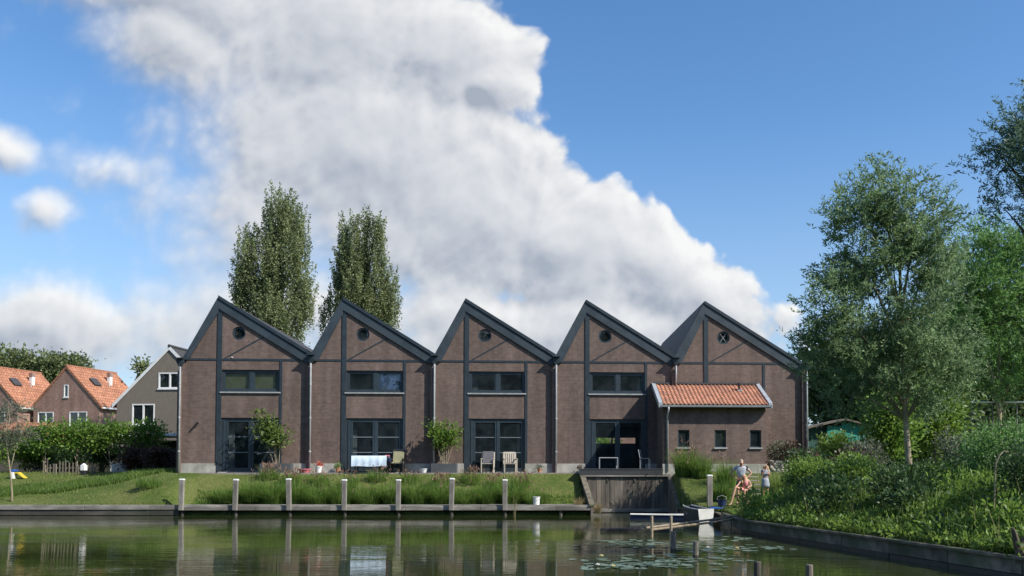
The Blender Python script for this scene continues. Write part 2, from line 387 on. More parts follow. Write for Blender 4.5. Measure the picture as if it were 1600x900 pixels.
def np_mesh(name, verts, nper, mat, tint, parent=None, smooth=False):
    """mesh of separate faces with nper corners each, with a tone per face"""
    n = len(verts) // nper; me = bpy.data.meshes.new(name)
    me.vertices.add(n * nper); me.vertices.foreach_set('co', np.ascontiguousarray(verts, dtype=np.float32).ravel())
    me.loops.add(n * nper); me.loops.foreach_set('vertex_index', np.arange(n * nper, dtype=np.int32))
    me.polygons.add(n); me.polygons.foreach_set('loop_start', np.arange(0, n * nper, nper, dtype=np.int32))
    me.polygons.foreach_set('loop_total', np.full(n, nper, dtype=np.int32))
    a = me.attributes.new('tint', 'FLOAT', 'POINT'); a.data.foreach_set('value', np.repeat(np.clip(tint, 0, 1), nper).astype(np.float32))
    me.update(calc_edges=True); me.materials.append(M[mat])
    return link(name, me, parent)
def unit(a): return a / np.maximum(np.linalg.norm(a, axis=1, keepdims=True), 1e-6)
def leaves(name, pos, direc, length, width, mat, parent=None, tint=None, jit=.35, stuff=False, fold=True):
    """one lozenge-shaped leaf at every position, pointing along direc"""
    n = len(pos); d = unit(direc + RNG.normal(0, jit, (n, 3)))
    s = unit(np.cross(d, RNG.normal(0, 1, (n, 3))))
    L = (length * RNG.uniform(.7, 1.3, n))[:, None]; W = (width * RNG.uniform(.7, 1.25, n))[:, None]
    up = np.cross(s, d) * (.12 * L)
    v = np.empty((n, 4, 3)); v[:, 0] = pos; v[:, 1] = pos + d * L * .5 + s * W * .5 + up; v[:, 2] = pos + d * L; v[:, 3] = pos + d * L * .45 - s * W * .5 + up
    if tint is None: tint = RNG.uniform(0, 1, n)
    o = np_mesh(name, v.reshape(-1, 3), 4, mat, tint, parent)
    if stuff: o['kind'] = 'stuff'
    return o
def blades(name, base, height, width, mat, parent=None, lean=.35, tint=None, leandir=None):
    """grass blades of three joined quads that bend over"""
    n = len(base); h = (height * RNG.uniform(.6, 1.25, n))[:, None] if not hasattr(height, '__len__') else height[:, None]
    a = RNG.uniform(0, 2 * np.pi, n); dr = np.stack([np.cos(a), np.sin(a), np.zeros(n)], 1)
    if leandir is not None: dr = unit(leandir + .6 * dr * [1, 1, 0])
    ln = (np.abs(RNG.normal(0, lean, n)))[:, None]
    s = np.stack([-dr[:, 1], dr[:, 0], np.zeros(n)], 1); s = unit(s + RNG.normal(0, .5, (n, 3)) * [1, 1, 0]) * width * .5
    z = np.array([0, 0, 1.])
    def pt(t): return base + dr * h * ln * t * t * 1.2 + z * h * (t - .45 * np.minimum(ln, 1.1) * t ** 3)
    p = [pt(t) for t in (0, .4, .75, 1.)]; w = [1, .85, .55, .06]
    v = np.empty((n, 3, 4, 3))
    for i in range(3): v[:, i, 0] = p[i] - s * w[i]; v[:, i, 1] = p[i] + s * w[i]; v[:, i, 2] = p[i + 1] + s * w[i + 1]; v[:, i, 3] = p[i + 1] - s * w[i + 1]
    if tint is None: tint = RNG.uniform(0, 1, n)
    return np_mesh(name, v.reshape(-1, 3), 4, mat, np.repeat(tint, 3), parent), p[3]

# ------------------------------------------------------------------ terrain and water
POND = np.array([(-400, 35.6), (3.74, 35.6), (4.75, 31.0), (4.6, 25.5), (7.1, 14.2), (8.5, 6.), (9.2, 1.2), (-400, 1.2)])
INLET = np.array([(.36, 35.4), (-.03, 38.25), (3.62, 38.25), (3.76, 35.4)])
def inside(P, poly):
    x, y = P[:, 0], P[:, 1]; r = np.zeros(len(P), bool); n = len(poly)
    for i in range(n):
        x0, y0 = poly[i]; x1, y1 = poly[(i + 1) % n]
        if y0 == y1: continue
        c = ((y0 > y) != (y1 > y)) & (x < (x1 - x0) * (y - y0) / (y1 - y0) + x0); r ^= c
    return r
def edge_dist(P, poly):
    d = np.full(len(P), 1e9); n = len(poly)
    for i in range(n):
        a = poly[i]; b = poly[(i + 1) % n]; ab = b - a
        t = np.clip(((P - a) @ ab) / (ab @ ab), 0, 1)[:, None]; d = np.minimum(d, np.linalg.norm(P - a - ab * t, axis=1))
    return d
def land(P):
    """height of dry land at points P (n, 2)"""
    P = np.asarray(P, float); x, y = P[:, 0], P[:, 1]
    d = edge_dist(P, POND); d = np.where(inside(P, POND), 0, d)
    fy = 40 + .059 * x
    dend = np.where(x < -18.5, 3.2 + np.clip((-18.5 - x) * .9, 0, 4.5), np.clip(fy - 35.6 - .75, 2.2, 9))
    t = np.clip(d / dend, 0, 1); s = np.sin(np.pi / 2 * t) * .55 + t * .45
    z = .40 + 1.32 * s
    tw_ = np.clip((d - 1.02) / np.maximum(dend - 1.02, .5), 0, 1); sw = np.sin(np.pi / 2 * tw_) * .6 + tw_ * .4
    wk = np.clip((x + 17.2) / .8, 0, 1) * np.clip((.9 - x) / .8, 0, 1); wk = wk * wk * (3 - 2 * wk)
    z = z + (.33 + 1.39 * sw - z) * wk
    # right of the inlet: a level apron by the water, then up to the annex; further right the overgrown bank
    def sm(q): q = np.clip(q, 0, 1); return q * q * (3 - 2 * q)
    A = .42 + .12 * np.clip(d, 0, 1) + 1.19 * sm((y - 33.3) / 4.4)
    wB = sm((x - np.interp(y, [25, 30, 34, 38], [4.3, 6.2, 8.6, 10.5])) / 2.0)
    B = .42 + (.72 * sm(d / 3.4) + .35 * sm((d - 4) / 8)) * wB
    zr = np.maximum(A, B)
    z = np.where(y > 1, z + (zr - z) * sm((x - 3.72) / .25), z)
    # gentle unevenness
    z = z + .035 * np.sin(x * 1.3 + y * .7) * np.sin(y * 1.1 - x * .4) * np.clip(d, 0, 1) * (np.abs(y - fy) > .9)
    return z
def hgt(x, y): return float(land([(x, y)])[0])
def make_ground():
    def lines(segs): return np.unique(np.round(np.concatenate(segs), 3))
    far = np.array([60, 80, 120, 200, 350, 600, 1000, 1800.])
    xs = lines([-far, [-50, -44, -40, -37], np.arange(-34, 22.1, .3), np.arange(-.7, 4.7, .12), [24, 27, 30, 35, 42, 50], far])
    ys = lines([-far, [-50, -40, -30, -20, -10, -5, 0], np.arange(1, 48.1, .3), np.arange(35.1, 38.9, .12), [50, 53], far])
    gx, gy = np.meshgrid(xs, ys); P = np.stack([gx.ravel(), gy.ravel()], 1)
    z = land(P); d = edge_dist(P, POND)
    wet = (inside(P, POND) | (d < .13)) & (P[:, 1] < 35.75)
    z[wet] = -.9
    wi = inside(P, INLET) | (edge_dist(P, INLET) < .10); z[wi & (P[:, 1] > 35)] = -.9
    nx_, ny_ = len(xs), len(ys)
    idx = np.arange(nx_ * ny_).reshape(ny_, nx_)
    f = np.stack([idx[:-1, :-1], idx[:-1, 1:], idx[1:, 1:], idx[1:, :-1]], -1).reshape(-1, 4)
    me = bpy.data.meshes.new('ground'); me.from_pydata(np.column_stack([P, z]).tolist(), [], f.tolist()); me.materials.append(M['ground_grass']); me.shade_smooth()
    tag(link('ground', me), kind='structure')
make_ground()
w = MB(); w.add([(-398, .8, 0), (9.6, .8, 0), (9.6, 38.6, 0), (-398, 38.6, 0)], [(0, 1, 2, 3)])
tag(w.build('water', 'water'), kind='structure')

# ------------------------------------------------------------------ sawtooth building
BASE = 1.75
bld = thing('sawtooth_building', 'long dark brown brick building with five sawtooth gables facing the water', 'building', (0, 40, BASE), TH)
P_ = 5.48; X0 = -15.49 - 2.27            # bay pitch, left valley of the first bay
DEEP = 13.0
SL = 2.52 / 4.11                          # fall of the long roof slope
def wall_with_holes(outer, holes, y0, y1, rounds=()):
    """wall in the x, z plane with openings and their reveals"""
    mb = MB(); loops = [outer] + holes + list(rounds)
    v3 = [[Vector((x, z, 0)) for x, z in lp] for lp in loops]
    tri = tessellate_polygon(v3); flat = [p for lp in loops for p in lp]; n = len(flat)
    vs = [(x, y0, z) for x, z in flat] + [(x, y1, z) for x, z in flat]
    fs = []
    for a, b, c in tri:
        A, B, C_ = (Vector((flat[i][0], flat[i][1])) for i in (a, b, c))
        if (B - A).cross(C_ - A) < 0: b, c = c, b
        fs.append((a, b, c)); fs.append((c + n, b + n, a + n))
    o = 0
    for lp in loops:
        k = len(lp)
        for i in range(k): fs.append((o + i, o + i + n, o + (i + 1) % k + n, o + (i + 1) % k))
        o += k
    return mb.add(vs, fs)
def rect(x0, x1, z0, z1): return [(x0, z0), (x1, z0), (x1, z1), (x0, z1)]
def circle(cx, cz, r, n=24): return [(cx + r * math.cos(2 * math.pi * k / n), cz + r * math.sin(2 * math.pi * k / n)) for k in range(n)]
def frame_mb(x0, x1, z0, z1, w, y0, y1, mull=(), bars=()):
    """window frame: four sides butted end to end, mullions and bars between them"""
    m = MB(); m.box(x0, x0 + w, y0, y1, z0, z1); m.box(x1 - w, x1, y0, y1, z0, z1)
    m.box(x0 + w, x1 - w, y0 + .002, y1 - .002, z0, z0 + w); m.box(x0 + w, x1 - w, y0 + .002, y1 - .002, z1 - w, z1)
    for x, mw in mull: m.box(x - mw / 2, x + mw / 2, y0 + .004, y1 - .004, z0 + w, z1 - w)
    return m
def pane(x0, x1, z0, z1, y, parent, mat='glass', tilt=0.):
    m = MB(); dy = (tilt + random.uniform(-.008, .012)) * (z1 - z0); dx = random.uniform(-.006, .006) * (x1 - x0)
    m.add([(x0, y, z0), (x1, y + dx, z0), (x1, y + dx + dy, z1), (x0, y + dy, z1)], [(0, 1, 2, 3)])
    return m.build('pane', mat, parent)
WX0, WX1 = 1.56, 4.10
for i in range(5):
    x0 = X0 + P_ * i; last = i == 4
    xl = x0 - (.20 if i == 0 else 0); xr = x0 + P_ + (.60 if last else 0)
    zr = 7.87 - (xr - x0 - 1.37) * SL
    zl = 5.35 - (.20 * 1.88 if i == 0 else 0)
    rx, rz = x0 + 2.27, 6.21
    # gable wall
    eps = .001
    outer = [(xl + eps, 0), (xr - eps, 0), (xr - eps, zr - .2), (x0 + 1.37, 7.64), (xl + eps, zl - .25)]
    holes = [] if last else [rect(x0 + WX0, x0 + WX1, 3.58, 4.58), rect(x0 + WX0, x0 + WX1, .02, 2.43)]
    wall_with_holes(outer, holes, 0, .28, [circle(rx, rz, .30)]).build('gable_wall', 'brick_brown', bld)
    # plinth
    segs = [(xl, xr)] if last else [(xl, x0 + WX0 - .2), (x0 + WX1 + .0, xr)]
    for a, b in segs: MB().bev(a + .004, b - .004, -.035, -.001, -.3, .39, .008).build('plinth', 'concrete', bld)
    # steel columns, beam and brace in the brickwork
    MB().box(x0 + 1.36, x0 + 1.56, -.035, .05, 0, 7.3).build('column', 'steel_blue', bld)
    if not last: MB().box(x0 + 4.10, x0 + 4.21, -.025, .05, 0, 5.0).build('column', 'steel_blue', bld)
    else: MB().box(x0 + 4.10, x0 + 4.21, -.025, .05, 2.4, 5.0).build('column', 'steel_blue', bld)
    MB().box(xl + .25, x0 + 1.358, -.018, .04, 4.985, 5.075).build('beam', 'steel_blue', bld)
    MB().box(x0 + 1.562, xr - .2, -.018, .04, 4.985, 5.075).build('beam', 'steel_blue', bld)
    bx0, bz0, bx1, bz1 = x0 + 1.62, 5.08, x0 + 3.50, 6.14
    MB().prism_y([(bx0, bz0), (bx0 + .1, bz0), (bx1, bz1 - .04), (bx1 - .06, bz1)], -.014, .03).build('brace', 'steel_blue', bld)
    # roof: tiled slopes with overhang, barge boards
    top = (x0 + 1.37, 7.87)
    lw = (xl, zl); rw = (xr, zr)
    MB().prism_y([(lw[0] + .02, lw[1]), (lw[0] + .10, lw[1] - .13), (top[0], top[1] - .16), (top[0], top[1])], -.03, DEEP).build('roof_slope', 'slate', bld)
    MB().prism_y([(top[0] + .001, top[1]), (top[0] + .001, top[1] - .14), (rw[0] - .06, rw[1] - .13), (rw[0], rw[1])], -.03, DEEP).build('roof_slope', 'slate', bld)
    lb = xl if i == 0 else x0
    lz = zl
    MB().prism_y([(lb + .01, 5.0), (lb + .30, 5.0), (top[0] + .02, 7.14), (top[0] + .02, top[1] - .01), (lb + .01, lz - .02)], -.085, -.002).build('barge_board', 'barge_blue', bld)
    k = SL
    bb = MB().prism_y([(top[0] + .022, top[1] - .15), (top[0] + .022, top[1] - .56), (rw[0] - .13, rw[1] - .50), (rw[0] - .04, rw[1] - .17)], -.08, -.0015).build('barge_board', 'barge_blue', bld)
    MB().prism_y([(top[0] + .022, top[1] + .03), (top[0] + .022, top[1] - .12), (rw[0] - .02, rw[1] - .12), (rw[0] + .02, rw[1] + .02)], -.125, -.033).build('verge_board', 'steel_blue', bld)
    # round window
    rw_ = MB(); n = 24
    for r0, r1, ya, yb in ((.225, .299, .05, .12),):
        a = circle(rx, rz, r0, n); b = circle(rx, rz, r1, n)
        vs = [(x, ya, z) for x, z in a] + [(x, ya, z) for x, z in b] + [(x, yb, z) for x, z in a] + [(x, yb, z) for x, z in b]
        fs = []
        for q in range(n):
            w_ = (q + 1) % n; fs += [(q, n + q, n + w_, w_), (q, w_, 2 * n + w_, 2 * n + q)]
        rw_.add(vs, fs)
    rwo = rw_.build('round_window', 'frame_blue', bld)
    if last:
        gb = MB()
        for a in (55, 125):
            c, s = math.cos(R(a)) * .225, math.sin(R(a)) * .225
            gb.tube([(rx - c, .075, rz - s), (rx + c, .075, rz + s)], .011, 5)
        gb.build('glazing_bar', 'zinc_pale', rwo)
    pm = MB(); c_ = circle(rx, rz, .228, n); pm.add([(x, .09, z) for x, z in c_], [tuple(range(n))]); pm.build('pane', 'glass', rwo)
    if last: continue
    # upper window
    z0, z1 = 3.60, 4.575; a, b = x0 + WX0 + .004, x0 + WX1 - .004; mid = (a + b) / 2 + .02
    wi = frame_mb(a, b, z0, z1, .075, .055, .14, [(mid, .15)]).build('window', 'frame_blue', bld)
    for (pa, pb) in ((a + .076, mid - .076), (mid + .076, b - .076)):
        frame_mb(pa, pb, z0 + .077, z1 - .077, .06, .075, .125).build('sash', 'frame_blue', wi)
        sky_pane = (i == 1 and pa > mid)
        pane(pa + .06, pb - .06, z0 + .137, z1 - .137, .095, wi, 'glass', .05 if sky_pane else 0.)
        if i == 0 or sky_pane: MB().box(pa + .04, pb - .04, .17, .18, z0 + .12, z1 - .1).build('blind', 'blind' if i == 0 else 'blind_blue', wi)
    MB().bev(a - .07, b + .05, -.075, .05, 3.53, 3.585, .008).build('sill', 'sill_stone', wi)
    # garden door: two glazed leaves with bars
    z0, z1 = .02, 2.425
    do = frame_mb(a, b, z0, z1, .085, .05, .15, [(mid, .06)]).build('door', 'frame_blue', bld)
    MB().box(a - .001 + .085, a + .2, .03, .05, z0, z1 - .09).build('jamb_panel', 'frame_blue', do)
    for (pa, pb) in ((a + .205, mid - .032), (mid + .032, b - .088)):
        frame_mb(pa, pb, z0 + .087, z1 - .087, .085, .07, .13).build('leaf', 'frame_blue', do)
        zz = [z0 + .172, z0 + .87, z0 + 1.56, z1 - .172]
        for q in range(3):
            pane(pa + .085, pb - .085, zz[q], zz[q + 1], .10, do, 'glass_clear' if i == 3 else 'glass')
            if q and i != 3: MB().box(pa + .085, pb - .085, .082, .118, zz[q] - .018, zz[q] + .018).build('glazing_bar', 'bar_grey', do)
    MB().bev(a - .1, b + .1, -.12, .05, -.25, .015, .006).build('door_step', 'concrete', do)
for (i, u0, u1, z0, z1) in ((0, 1.75, 2.05, .1, 2.3), (1, 1.72, 2.0, .1, 2.3), (1, 3.7, 4.05, .1, 2.3), (2, 3.75, 4.05, .1, 2.3), (2, 1.6, 1.95, 3.65, 4.5), (3, 3.75, 4.05, 3.65, 4.5)):
    m = MB(); n = 13
    for q in range(n): x = X0 + P_ * i + u0 + (u1 - u0) * q / (n - 1); y = .42 + (.03 if q % 2 else -.03); m.v += [(x, y, z0), (x, y, z1)]
    for q in range(n - 1): m.f.append((q * 2, q * 2 + 2, q * 2 + 3, q * 2 + 1))
    m.build('curtain', 'sill_stone', bld)
# side walls, back wall, partitions and floors close the volume
xa, xb = X0 - .20, X0 + 5 * P_ + .60
MB().box(xa + .003, xa + .28, .283, DEEP - .3, -.3, 4.7).build('side_wall', 'brick_brown', bld)
MB().box(xb - .28, xb - .003, .283, DEEP - .3, -.3, 4.6).build('side_wall', 'brick_brown', bld)
for i in range(5):
    x0 = X0 + P_ * i; xl = xa + .003 if i == 0 else x0 + .002; xr = xb - .003 if i == 4 else x0 + P_ - .002
    hole = [rect(x0 + 2.5, x0 + 5.2, 1.70, 2.12)] if i == 3 else []
    wall_with_holes([(xl, -.3), (xr, -.3), (xr, 4.5), (x0 + 1.37, 7.6), (xl, 4.5)], hole, DEEP - .29, DEEP).build('back_wall', 'brick_brown', bld)
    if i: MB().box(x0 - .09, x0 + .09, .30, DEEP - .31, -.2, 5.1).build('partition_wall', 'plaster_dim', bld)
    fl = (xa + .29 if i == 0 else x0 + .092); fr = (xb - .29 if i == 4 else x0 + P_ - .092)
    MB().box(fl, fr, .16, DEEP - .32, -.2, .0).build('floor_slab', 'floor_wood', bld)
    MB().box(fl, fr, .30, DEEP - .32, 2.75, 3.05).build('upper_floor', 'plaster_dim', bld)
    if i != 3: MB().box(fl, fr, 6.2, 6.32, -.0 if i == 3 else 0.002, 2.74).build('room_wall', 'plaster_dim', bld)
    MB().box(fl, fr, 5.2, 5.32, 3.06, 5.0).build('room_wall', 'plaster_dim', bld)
bw = frame_mb(X0 + P_ * 3 + 2.5, X0 + P_ * 3 + 5.2, 1.70, 2.12, .04, DEEP - .2, DEEP - .12, [(X0 + P_ * 3 + 3.75, .10)]).build('window', 'frame_blue', bld)
# piers, hoppers and downpipes in the valleys
for i in range(6):
    xv = X0 + P_ * i if i < 5 else xb
    if i == 0: xv = xa
    zt = 5.12 if 0 < i < 5 else 4.92
    pl, pr = (xv - .15, xv + .02) if i else (xv - .10, xv + .06)
    if i == 5: pl, pr = xv - .17, xv - .002
    MB().box(pl, pr, -.17, -.036, -.2, zt - .42).build('pier', 'brick_brown', bld)
    px_ = xv + .03
    h = MB(); h.add([(px_ - .14, -.29, zt + .1), (px_ + .14, -.29, zt + .1), (px_ + .14, -.125, zt + .1), (px_ - .14, -.125, zt + .1),
                     (px_ - .14, -.29, zt - .06), (px_ + .14, -.29, zt - .06), (px_ + .14, -.125, zt - .06), (px_ - .14, -.125, zt - .06),
                     (px_ - .06, -.27, zt - .24), (px_ + .06, -.27, zt - .24), (px_ + .06, -.18, zt - .24), (px_ - .06, -.18, zt - .24)],
                    [(0, 1, 2, 3), (0, 4, 5, 1), (1, 5, 6, 2), (2, 6, 7, 3), (3, 7, 4, 0), (4, 8, 9, 5), (5, 9, 10, 6), (6, 10, 11, 7), (7, 11, 8, 4), (8, 11, 10, 9)])
    h.box(px_ - .17, px_ + .17, -.42, -.125, zt + .1, zt + .14)
    h.build('rain_hopper', 'steel_blue', bld)
    zb = 4.02 if i == 4 else .02
    MB().tube([(px_, -.225, zt - .2), (px_, -.225, zt - .30), (px_, -.225, zt - .46), (px_, -.225, zb)], .042, 10).build('downpipe', 'zinc', bld, smooth=True)
    for z in (.9, 2.4, 3.9):
        if z > zb: MB().lathe([(.055, 0), (.055, .05)], 10, (px_, -.225, z)).build('pipe_clip', 'zinc', bld)
MB().tube([(xa + .62, -.12, 2.02), (xa + .80, -.10, 2.22)], [.045, .055], 8).build('wall_lamp', 'black_plastic', bld)
MB().box(X0 + 1.62 + .36, X0 + 1.62 + .42, -.05, -.002, 5.11, 5.15).build('wall_vent', 'white_paint', bld)
# furniture seen through the open living room
def F2W(u, y, z): return Vector((u * ux - y * math.sin(TH) * 1.0, 40 + u * uy + y * math.cos(TH), BASE + z))

# ------------------------------------------------------------------ lean-to annex
ann = thing('lean_to_annex', 'low brick lean-to with orange pantile roof and three small windows', 'annex', (0, 40, BASE), TH)
ax0, ax1, ad = 3.32, 7.86, 1.95
zt, ze = 4.0, 2.93
yb_, ye = -.012, -2.28
SLA = (zt - ze) / (yb_ - ye)
def roofz(y): return ze + (y - ye) * SLA
wins = [(u, u + .50) for u in (4.10 - .12, 5.62 - .02, 7.16)]
wall_with_holes(rect(ax0, ax1, -.3, roofz(-ad) - .12), [rect(a, b, 1.08, 1.85) for a, b in wins], -ad, -ad + .22).build('front_wall', 'brick_brown', ann)
for xs_ in (ax0, ax1 - .22):
    MB().prism_x([(-ad + .222, -.3), (-.04, -.3), (-.04, roofz(-.04) - .12), (-ad + .222, roofz(-ad + .222) - .12)], xs_, xs_ + .22).build('side_wall', 'brick_brown', ann)
MB().bev(ax0 - .03, ax1 + .03, -ad - .035, -ad - .001, -.35, .36, .008).build('plinth', 'concrete', ann)
MB().box(ax0 + .24, ax1 - .24, -ad + .8, -ad + .85, 0, 2.4).build('inner_wall', 'plaster_dim', ann)
MB().prism_x([(ye + .05, ze - .03), (ye + .05, ze - .13), (yb_, zt - .13), (yb_, zt - .03)], ax0 - .22, ax1 + .22).build('roof_deck', 'wood_dark', ann)
# pantiles: rows of S-shaped tiles
tm = MB(); cols = 26; rows = 7; tx0, tx1 = ax0 - .06, ax1 + .06; tw = (tx1 - tx0) / cols; prof = [(0, .0), (.18, .035), (.36, .05), (.52, .035), (.66, .008), (.85, -.004), (1., .0)]
for r in range(rows):
    ya = ye + (yb_ - ye) * r / rows; yb2 = ye + (yb_ - ye) * (r + 1) / rows + .05
    for c in range(cols):
        jz = random.uniform(-.004, .004)
        vs = []; fs = []
        for fx, fz in prof: vs.append((tx0 + (c + fx) * tw, ya, roofz(ya) + fz + .042 + jz)); vs.append((tx0 + (c + fx) * tw, min(yb2, yb_), roofz(min(yb2, yb_)) + fz + .012)); vs.append((tx0 + (c + fx) * tw, ya + .002, roofz(ya) + fz + .0))
        for q in range(len(prof) - 1): fs += [(q * 3, q * 3 + 3, q * 3 + 4, q * 3 + 1), (q * 3 + 2, q * 3 + 5, q * 3 + 3, q * 3)]
        tm.add(vs, fs)
rt = tm.build('roof_tiles', 'terracotta', ann); rt['kind'] = 'stuff'
for xs_ in (tx0 - .17, tx1 + .002):
    MB().prism_x([(ye - .02, ze - .14), (yb_ - .002, zt - .14), (yb_ - .002, zt + .11), (ye - .02, ze + .09)], xs_, xs_ + .165).build('verge_board', 'zinc_pale', ann)
MB().box(tx0 - .1, tx1 + .1, yb_ - .09, yb_ + .010, zt + .04, zt + .12).build('flashing', 'slate', ann)
MB().prism_x([(ye - .12, ze - .02), (ye - .10, ze - .10), (ye - .02, ze - .10), (ye + .0, ze - .02), (ye - .015, ze - .02), (ye - .03, ze - .085), (ye - .09, ze - .085), (ye - .105, ze - .02)], tx0 - .12, tx1 + .12).build('gutter', 'zinc_pale', ann)
MB().tube([(ax0 + .19, ye - .06, ze - .1), (ax0 + .19, ye - .05, ze - .22), (ax0 + .19, -ad - .06, ze - .5), (ax0 + .19, -ad - .06, .02)], .04, 10).build('downpipe', 'zinc', ann, smooth=True)
for a, b in wins:
    wo = frame_mb(a + .003, b - .003, 1.085, 1.847, .055, -ad + .06, -ad + .12).build('window', 'frame_blue', ann)
    pane(a + .058, b - .058, 1.14, 1.79, -ad + .09, wo)
    MB().bev(a - .05, b + .05, -ad - .07, -ad + .05, 1.02, 1.082, .008).build('sill', 'sill_stone', wo)
fy_ = -.75; fz_ = roofz(fy_)
MB().lathe([(.05, 0), (.05, .30), (.075, .30), (.075, .36), (.03, .40)], 10, (6.98, fy_, fz_)).build('flue', 'black_plastic', ann)
MB().box(6.9, 7.12, fy_ - .1, fy_ + .1, fz_ + .02, fz_ + .075).build('flue_flashing', 'zinc_pale', ann)

# ------------------------------------------------------------------ terrace, deck, retaining wall
m = MB()
ter = [(-16.9, -.9), (3.1, -.9), (3.1, -.04), (-16.9, -.04)]
m.add([(F2W(u, y, -.02)) for u, y in ter] + [F2W(u, y, -.3) for u, y in ter], [(0, 1, 2, 3), (0, 4, 5, 1), (1, 5, 6, 2), (3, 2, 6, 7), (0, 3, 7, 4)])
tag(m.build('terrace_paving', 'paving'), kind='structure')
dk = thing('raised_deck', 'dark wooden deck in front of the open garden doors', 'deck', (1.65, 38.0, 1.62))
dx0, dx1 = at(905, 735, 38.05).x, at(1036, 735, 38.05).x
for q in range(12):
    y = 38.04 + q * .155
    MB().bev(dx0 - 1.65, dx1 - 1.65, y - 38, y + .148 - 38, .245, .29, .005).build('deck_board', 'deck_dark', dk)
MB().box(dx0 - 1.65 + .01, dx1 - 1.65 - .01, .055, .10, .01, .243).build('fascia', 'deck_dark', dk)
for x in (dx0 + .1, 1.0, 2.2, dx1 - .1): MB().box(x - 1.65 - .04, x - 1.65 + .04, .12, 1.8, -.3, .243).build('joist', 'wood_dark', dk)
rw = thing('plank_retaining_wall', 'weathered upright plank wall holding the bank below the deck', 'retaining wall', (1.8, 38.2, 0))
xl_, xr_ = -.06, 3.66; n = 19
for q in range(n):
    a = xl_ + (xr_ - xl_) * q / n; b = xl_ + (xr_ - xl_) * (q + 1) / n; j = random.uniform(-.012, .012)
    MB().bev(a - 1.8 + .004, b - 1.8 - .004, -.05 + j, .02, -.5, 1.56, .005).build('plank', 'wood_plank', rw)
MB().bev(xl_ - 1.8, xr_ - 1.8 + .05, -.14, .06, 1.565, 1.68, .01).build('waling', 'wood_grey_x', rw)
MB().bev(xl_ - 1.8, xr_ - 1.8, -.16, -.055, .03, .17, .01).build('kickboard', 'wood_grey_x', rw)
MB().box(xl_ - 1.8 + .1, xr_ - 1.8, -.19, -.165, -.3, .015).build('wet_board', 'wood_wet', rw)
def wing(name, label, p0, p1, z0, z1, thick, cap):
    """plank wing wall from the back (p0) down to the water (p1) with a sloping top"""
    p0 = Vector(p0); p1 = Vector(p1); d = (p1 - p0); L = d.length; o = thing(name, label, 'wing wall', (p0.x, p0.y, 0), math.atan2(d.y, d.x), 'wing walls of the inlet')
    k = 13
    for q in range(k):
        a = L * q / k; b = L * (q + 1) / k; za = z0 + (z1 - z0) * a / L; zb = z0 + (z1 - z0) * b / L
        MB().prism_y([(a + .003, -.5), (b - .003, -.5), (b - .003, zb - .05), (a + .003, za - .05)], -thick / 2, thick / 2).build('plank', 'wood_plank', o)
    MB().prism_y([(-.02, z0 - .049), (L + .03, z1 - .049), (L + .03, z1 + .02), (-.02, z0 + .02)], -cap / 2, cap / 2).build('capping_board', 'wood_bank', o)
wing('wing_wall', 'sloping wing wall on the left of the inlet with a pale capping board', (-.09, 38.2), (.31, 35.55), 1.66, .42, .10, .22)
wing('wing_wall', 'sloping wing wall on the right of the inlet towards the lawn', (3.68, 38.2), (3.80, 35.35), 1.64, .34, .10, .16)

# ------------------------------------------------------------------ quay
qy = thing('wooden_walkway', 'long low plank walkway along the far bank, carried on piles', 'walkway', (-8, 35.6, 0))
qa, qb = -16.4, .26
for r in range(5):
    x = qa + random.uniform(-1.5, 0) * (r > 0)
    while x < qb - .05:
        e = min(qb, x + random.uniform(2.6, 4.2)); s = max(x, qa)
        MB().bev(s + 8 + .004, e + 8 - .004, -.02 + r * .205, .175 + r * .205, .372, .42 + random.uniform(-.004, .006), .006).build('deck_board', 'wood_grey_x', qy); x = e
x = qa
while x < qb - .05:
    e = min(qb, x + 3.05); MB().bev(x + 8 + .005, e + 8 - .005, -.035 + random.uniform(-.008, .008), .02, .215, .371, .008).build('edge_beam', 'wood_grey_x', qy); x = e
for px in (283, 367, 452, 538, 622, 705, 789, 876):
    c = at(px, 780, 35.55); MB().tube([(c.x + 8, .10, -.9), (c.x + 8, .10, .372)], .085, 8).build('pile', 'wood_dark', qy)
MB().box(qa + 8, qb + 8, .80, .86, -.9, .37).build('back_boards', 'wood_wet', qy)
ordn = ['first', 'second', 'third', 'fourth', 'fifth', 'sixth', 'seventh']
for q, px in enumerate((283, 367, 452, 538, 622, 705, 789)):
    c = at(px, 780, 35.50); h = .01 * random.uniform(-4, 3)
    o = thing('mooring_post', f'square grey mooring post with white cap on the walkway, {ordn[q]} from the left', 'post', (c.x, 35.50, 0), random.uniform(-.03, .03), 'mooring posts along the walkway')
    o.rotation_euler[1] = random.uniform(-.03, .03)
    MB().bev(-.095, .095, -.06, .055, .22, 1.44 + h, .012).build('shaft', 'wood_grey', o)
    MB().bev(-.105, .105, -.07, .065, 1.441 + h, 1.50 + h, .02).build('cap', 'white_paint', o)
c = at(1109, 790, 33.2)
o = thing('mooring_post', 'square grey post with pale top standing alone on the lawn beside the people', 'post', (c.x, 33.2, 0), .05, 'mooring posts along the walkway')
MB().bev(-.10, .10, -.06, .06, .2, 1.60, .012).build('shaft', 'wood_grey', o); MB().bev(-.11, .11, -.07, .07, 1.601, 1.655, .02).build('cap', 'white_paint', o)
lq = thing('timber_revetment', 'dark timber bank edging along the lawn at far left', 'bank edging', (-21, 35.6, 0))
x = -34.
